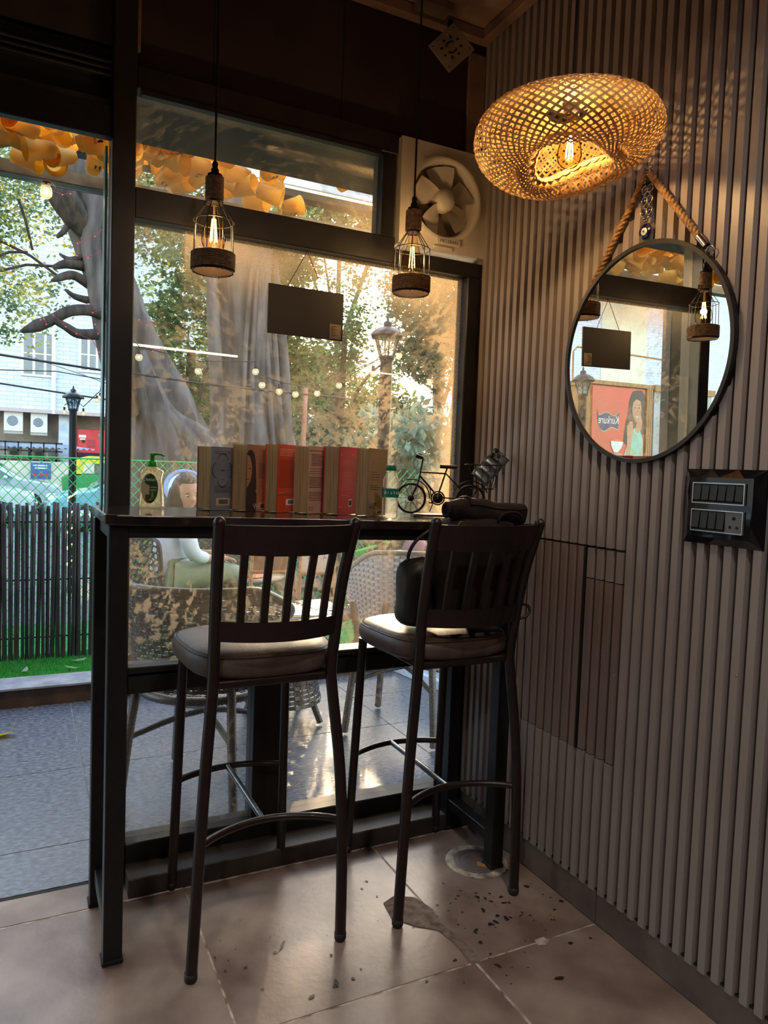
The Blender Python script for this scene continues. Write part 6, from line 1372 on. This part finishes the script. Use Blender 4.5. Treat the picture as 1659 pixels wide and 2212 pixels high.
# ------------------------------------------------------------------ guests on the lawn
m_ch = mat('moulded_chair', K(66, 52, 54), .4, 0, K(48, 38, 40), 20); 
def pebble_chair(loc, face, label):
    """moulded chair with a back of pebble-shaped openings; local +y is the way it faces"""
    t = thing('pebble_chair', label, 'chair', loc, rotz=face-pi/2, group='moulded chairs on the lawn'); rn = random.Random(6)
    for sx in (-1, 1):
        MB().tube([(sx*.20, .20, .0), (sx*.185, .18, .40)], .022, 4).build('leg', m_ch, t); MB().tube([(sx*.20, -.22, .0), (sx*.185, -.19, .42)], .022, 4).build('leg', m_ch, t)
    MB().box(-.215, .215, -.20, .22, .39, .425, c=.008).build('seat', m_ch, t)
    hw, zt_ = .215, .82; b = MB(); 
    fr_ = [(-hw, .43), (-hw*1.02, .62), (-hw*.98, .78), (-hw*.7, zt_), (0, zt_+.012), (hw*.7, zt_), (hw*.98, .78), (hw*1.02, .62), (hw, .43)]
    yb = lambda z: -.20-.10*(z-.43)
    b.tube(smoothpath([(x, yb(z), z) for x, z in fr_], 3), .015, 6); b.build('back_frame', m_ch, t); c = MB()
    rows = 8
    for r_ in range(rows):
        z = .455+.355*(r_+.5)/rows; nn = 7 if r_ % 2 else 6
        for k in range(nn):
            x = -hw*.90+2*hw*.90*(k+.5)/nn+rn.uniform(-.006, .006); rx, rz = hw*.95/nn*.95, .355/rows*.50*rn.uniform(.9, 1.1); tw = rn.uniform(-.4, .4)
            c.tube([(x+rx*cos(a+tw)*(1+.12*sin(2*a+r_)), yb(z)+.004*sin(3*a), z+rz*sin(a)*(1+.1*cos(a+k))) for a in [2*pi*i/9 for i in range(9)]], .0062, 4, True)
    c.build('pebble_lattice', m_ch, t); return t
PG = Vector((-.475, 3.2, GL))
pebble_chair((PG.x+.0, PG.y, GL), radians(28), 'moulded chair with pebble-patterned back under the woman in the white shirt')
pebble_chair((.60, 3.25, GL), radians(172), 'moulded pebble-back chair facing left, behind the menu easel')
pebble_chair((.10, 3.95, GL), radians(-95), 'moulded pebble-back chair farther back beyond the lawn table')
lt = thing('lawn_table', 'small dark table on the lawn between the moulded chairs', 'table', (.12, 3.26, GL)); MB().lathe([(0, .50), (.30, .50), (.31, .49), (.30, .475), (0, .475)], 28).build('table_top', mat('table_brown', K(110, 86, 70), .4, 0, K(86, 66, 54), 6), lt); MB().lathe([(.03, .475), (.03, .04), (.18, .02), (.18, 0), (0, 0)], 16).build('pedestal', m_ch, lt)
rp = thing('snack_packet', 'shiny red snack packet on the lawn table', 'packet', (.20, 3.16, GL+.502), rotz=.4); MB().grid(lambda u, v: (-.09+.18*u, -.06+.12*v, .004+.030*sin(pi*u)*sin(pi*v)), 12, 8).build('packet', mat('packet_red', K(220, 50, 44), .25, .3, K(240, 150, 60), 12), rp); MB().box(-.095, -.085, -.06, .06, .002, .006).build('seal', mat('packet_red', K(220, 50, 44), .25), rp)

# seated woman: one continuous body; shirt, trousers, hair and shoes over it
def skinned(name, joints, edges, radii, root, m, parent, sub=2):
    me = bpy.data.meshes.new(name); me.from_pydata(joints, edges, []); me.materials.append(m); o = bpy.data.objects.new(name, me); COL.objects.link(o); o.parent = parent
    sk_ = o.modifiers.new('skin', 'SKIN'); lay = me.skin_vertices[0] if me.skin_vertices else None
    if lay is None:
        bm_layer = me.attributes
        import bmesh
        bm = bmesh.new(); bm.from_mesh(me); bm.verts.layers.skin.verify(); bm.to_mesh(me); bm.free(); lay = me.skin_vertices[0]
    for i, r in enumerate(radii): lay.data[i].radius = (r, r) if not isinstance(r, tuple) else r; lay.data[i].use_root = (i == root)
    sk_.use_smooth_shade = True; s_ = o.modifiers.new('subsurf', 'SUBSURF'); s_.levels = sub; s_.render_levels = sub
    return o
wm_ = thing('person', 'seated woman in a white shirt and khaki trousers, leaning forward beside the lawn table', 'person', PG, rotz=radians(6)); wm_.scale = (1.16, 1.16, 1.16)
m_skin = mat('skin', K(190, 140, 116), .5, 0, K(176, 126, 104), 12); m_shirt = mat('white_shirt', K(228, 228, 236), .7, 0, K(200, 202, 214), 9, bump=.6, bscale=14); m_khaki = mat('khaki_trousers', K(150, 154, 128), .8, 0, K(120, 124, 102), 7, bump=.6, bscale=16); m_hair = mat('dark_hair', K(52, 42, 40), .5, 0, K(34, 28, 28), 60, stretch=(4, 4, .6))
# local x is the way she faces
J = [(.02, 0, .47), (.02, 0, .60), (.045, 0, .74), (.06, 0, .80), (.080, 0, .865),            # 0 pelvis 1 waist 2 chest 3 upper chest 4 neck
     (.05, -.165, .795), (.10, -.20, .60), (.27, -.13, .56), (.325, -.11, .565),             # 5 shoulder 6 elbow 7 wrist 8 palm (near side)
     (.05, .165, .795), (.10, .20, .60), (.28, .13, .57), (.335, .11, .575),
     (.05, -.085, .46), (.43, -.115, .455), (.40, -.115, .075), (.47, -.12, .03), (.54, -.125, .025),   # 13 hip 14 knee 15 ankle 16 ball 17 toe
     (.05, .085, .46), (.43, .115, .455), (.46, .115, .075), (.53, .12, .03), (.60, .125, .025)]
E_ = [(0, 1), (1, 2), (2, 3), (3, 4), (3, 5), (5, 6), (6, 7), (7, 8), (3, 9), (9, 10), (10, 11), (11, 12), (0, 13), (13, 14), (14, 15), (15, 16), (16, 17), (0, 18), (18, 19), (19, 20), (20, 21), (21, 22)]
R_ = [.105, .095, .105, .075, .042, .045, .036, .024, .026, .045, .036, .024, .026, .080, .056, .034, .034, .024, .080, .056, .034, .034, .024]
# fingers, each its own short chain rooted in the palm
for pi_, sy in ((8, -1), (12, 1)):
    bx, by, bz = J[pi_]
    for k in range(4):
        yy = by+(-.024+.016*k); i0 = len(J); ln = (.026, .031, .029, .022)[k]
        J += [(bx+.035, yy, bz-.002), (bx+.035+ln, yy, bz-.010), (bx+.035+ln*1.6, yy, bz-.028)]; E_ += [(pi_, i0), (i0, i0+1), (i0+1, i0+2)]; R_ += [.0088, .0078, .0065]
    i0 = len(J); J += [(bx+.010, by+sy*-.030, bz-.006), (bx+.034, by+sy*-.040, bz-.016)]; E_ += [(pi_, i0), (i0, i0+1)]; R_ += [.0095, .008]
skinned('body', J, E_, R_, 0, m_skin, wm_)
hd = Vector((.108, -.005, .968)); HM = Euler((radians(4), radians(14), radians(-80)), 'XYZ').to_matrix()
def headfn(u, v):
    a = 2*pi*u; t = pi*v; x, y, z = sin(t)*cos(a), sin(t)*sin(a), cos(t)      # +x is the face
    p = Vector((x*.092, y*.074, z*.115))
    if z < 0: p.x *= 1-.10*(-z); p.y *= 1-.38*(-z)**1.3; p.x += .016*max(0, x)*(-z)
    f = max(0, x)
    p.x += .020*f**6*math.exp(-((z+.12)/.13)**2)*math.exp(-(y/.20)**2)                      # nose
    p.x -= .008*f**2*math.exp(-((z-.10)/.09)**2)*math.exp(-((abs(y)-.38)/.20)**2)            # eye sockets
    p.x += .007*f**3*math.exp(-((z+.50)/.10)**2)*math.exp(-(y/.34)**2)                       # lips
    p.x += .004*f**2*math.exp(-((z+.28)/.18)**2)*math.exp(-((abs(y)-.5)/.2)**2)              # cheeks
    return hd+HM @ p
MB().grid(headfn, 40, 30, cu=True).build('head', m_skin, wm_)
_h = MB()
for s in (-1, 1):
    _h.ball(hd+HM @ Vector((.079, s*.030, .012)), (.0085, .012, .0058), 10, 6, 0, HM); 
_h.build('eyes', mat('eye_white', K(230, 226, 222), .3), wm_); _h = MB()
for s in (-1, 1): _h.ball(hd+HM @ Vector((.0862, s*.030, .011)), (.003, .0060, .0060), 8, 5, 0, HM); _h.tube([hd+HM @ Vector((.090-.004*abs(k), s*(.030+.007*k), .030-.002*k*k)) for k in (-2, -1, 0, 1, 2)], .0022, 5)
_h.build('iris_brows', m_hair, wm_)
MB().tube([hd+HM @ Vector((.087-.0006*k*k, .0055*k, -.058+.0009*k*k)) for k in range(-4, 5)], [.002, .0035, .0048, .0055, .006, .0055, .0048, .0035, .002], 6).build('lips', mat('lips', K(176, 92, 90), .45), wm_)
for s in (-1, 1): MB().ball(hd+HM @ Vector((-.002, s*.075, -.01)), (.018, .008, .028), 10, 7, 0, HM).build('ear', m_skin, wm_)
def hairfn(u, v):
    a = -pi+2*pi*u; t = pi*(.0+.86*v); x, y, z = sin(t)*cos(a), sin(t)*sin(a), cos(t); cut = max(0, x)
    k = 1.10-.0*cut; p = Vector((x*.098, y*.084, z*.124))*k
    if x > .25 and z < .74: p = Vector((x*.098*.86, y*.084*.92, .0+z*.105))
    if x < .1 and z < .1: p.z -= .10*(.1-z); p.x -= .02
    return hd+HM @ p
MB().grid(hairfn, 36, 20, cu=True).build('hair', m_hair, wm_)
lk = MB()
for k in range(11):
    a = radians(95+17*k); lk.tube([hd+HM @ Vector((.088*cos(a), .080*sin(a), .02)), hd+HM @ Vector((.10*cos(a)-.01, .09*sin(a), -.08)), hd+HM @ Vector((.09*cos(a)-.035, .095*sin(a), -.19+.01*sin(k*2)))], [.022, .024, .010], 8)
lk.build('hair_locks', m_hair, wm_)
skinned('shirt', [(.015, 0, .455), (.02, 0, .60), (.045, 0, .73), (.06, 0, .805), (.05, -.165, .795), (.10, -.20, .60), (.21, -.155, .573), (.05, .165, .795), (.10, .20, .60), (.22, .155, .58)], [(0, 1), (1, 2), (2, 3), (3, 4), (4, 5), (5, 6), (3, 7), (7, 8), (8, 9)], [.140, .128, .128, .086, .062, .052, .036, .062, .052, .036], 1, m_shirt, wm_)
skinned('trousers', [(.0, 0, .475), (.05, -.085, .46), (.25, -.105, .475), (.43, -.115, .46), (.42, -.115, .28), (.40, -.115, .12), (.05, .085, .46), (.25, .105, .475), (.43, .115, .46), (.45, .115, .28), (.46, .115, .12)], [(0, 1), (1, 2), (2, 3), (3, 4), (4, 5), (0, 6), (6, 7), (7, 8), (8, 9), (9, 10)], [.120, .098, .090, .075, .066, .064, .098, .090, .075, .066, .064], 0, m_khaki, wm_)
for s, x in ((-1, .46), (1, .52)): MB().ball((x, s*.12, .030), (.105, .044, .030), 14, 8).build('shoe', mat('shoe', K(70, 60, 56), .5), wm_)
# round mirror with a pale blue rim behind her head
rm = thing('rimmed_mirror', 'round outdoor mirror with pale blue rim behind the seated woman', 'mirror', at(402, 1056, y=4.12)); RM = frame3((1, 0, 0), Vector((0, .52, 1)))
MB().disc((0, 0, 0), .152, 48, RM).build('glass', mat('sky_mirror', (.80, .88, .95, 1), .03, 1., (.80, .88, .95, 1)), rm); MB().ring((0, 0, 0), .168, .020, 48, 8, RM).build('rim', mat('blue_rim', K(150, 172, 214), .5, 0, K(136, 158, 202), 10), rm)
MB().tube([(0, .02, -.15), (0, .06, -1.05)], .014, 8).build('stand', m_post, rm)
# coat and bag over a chair on the right
cb = thing('draped_coat', 'mauve coat draped over a chair back behind the right bar stool', 'coat', at(905, 1195, y=2.0)); q = cb.location
MB().grid(lambda u, v: Vector((.085*cos(2*pi*u)*sin(pi*v)**.6*(1.25 if cos(2*pi*u) < 0 else 1.), .07*sin(2*pi*u)*sin(pi*v)**.6, .13-.26*v+.012*sin(6*pi*u+4*v)))+Vector((-.02, 0, .0)), 28, 18, cu=True).build('coat', mat('mauve_cloth', K(150, 112, 120), .8, 0, K(122, 90, 100), 8, bump=.5), cb)
MB().grid(lambda u, v: Vector((.07*cos(2*pi*u)*sin(pi*v)**.6, .06*sin(2*pi*u)*sin(pi*v)**.6, .09-.22*v))+Vector((.06, -.06, -.01)), 24, 16, cu=True).build('dark_hood', mat('dark_cloth', K(66, 62, 72), .6, 0, K(46, 43, 52), 7, bump=.5), cb)
for s in (-1, 1): MB().tube([(s*.16, .10, -q.z), (s*.15, .09, .02)], .012, 6).build('chair_leg', m_black, cb)
MB().tube([(-.15, .09, .0), (.15, .09, .0)], .014, 6).build('chair_rail', m_black, cb)
# pale planter box at the right end of the patio
pk = thing('planter_box', 'pale blue-white planter box at the right end of the patio', 'planter', (1.02, 1.30, 0), rotz=radians(8)); MB().box(-.34, .34, -.42, .42, .0, .50, c=.01).build('box_body', mat('planter_white', K(206, 222, 240), .5, 0, K(190, 208, 230), 5), pk); MB().box(-.36, .36, -.44, .44, .0, .06, c=.006).build('plinth', mat('planter_white', K(206, 222, 240), .5), pk)
MB().box(-.32, .32, -.40, .40, .485, .505).build('soil', mat('soil', K(60, 48, 40), .9), pk)
leaves('plant_leaves', pk, leafmat('planter_leaf', (96, 140, 96), (50, 84, 54), .4), [(0, 0, .72, .3, .34, .22)], 700, .09, 44, .9)
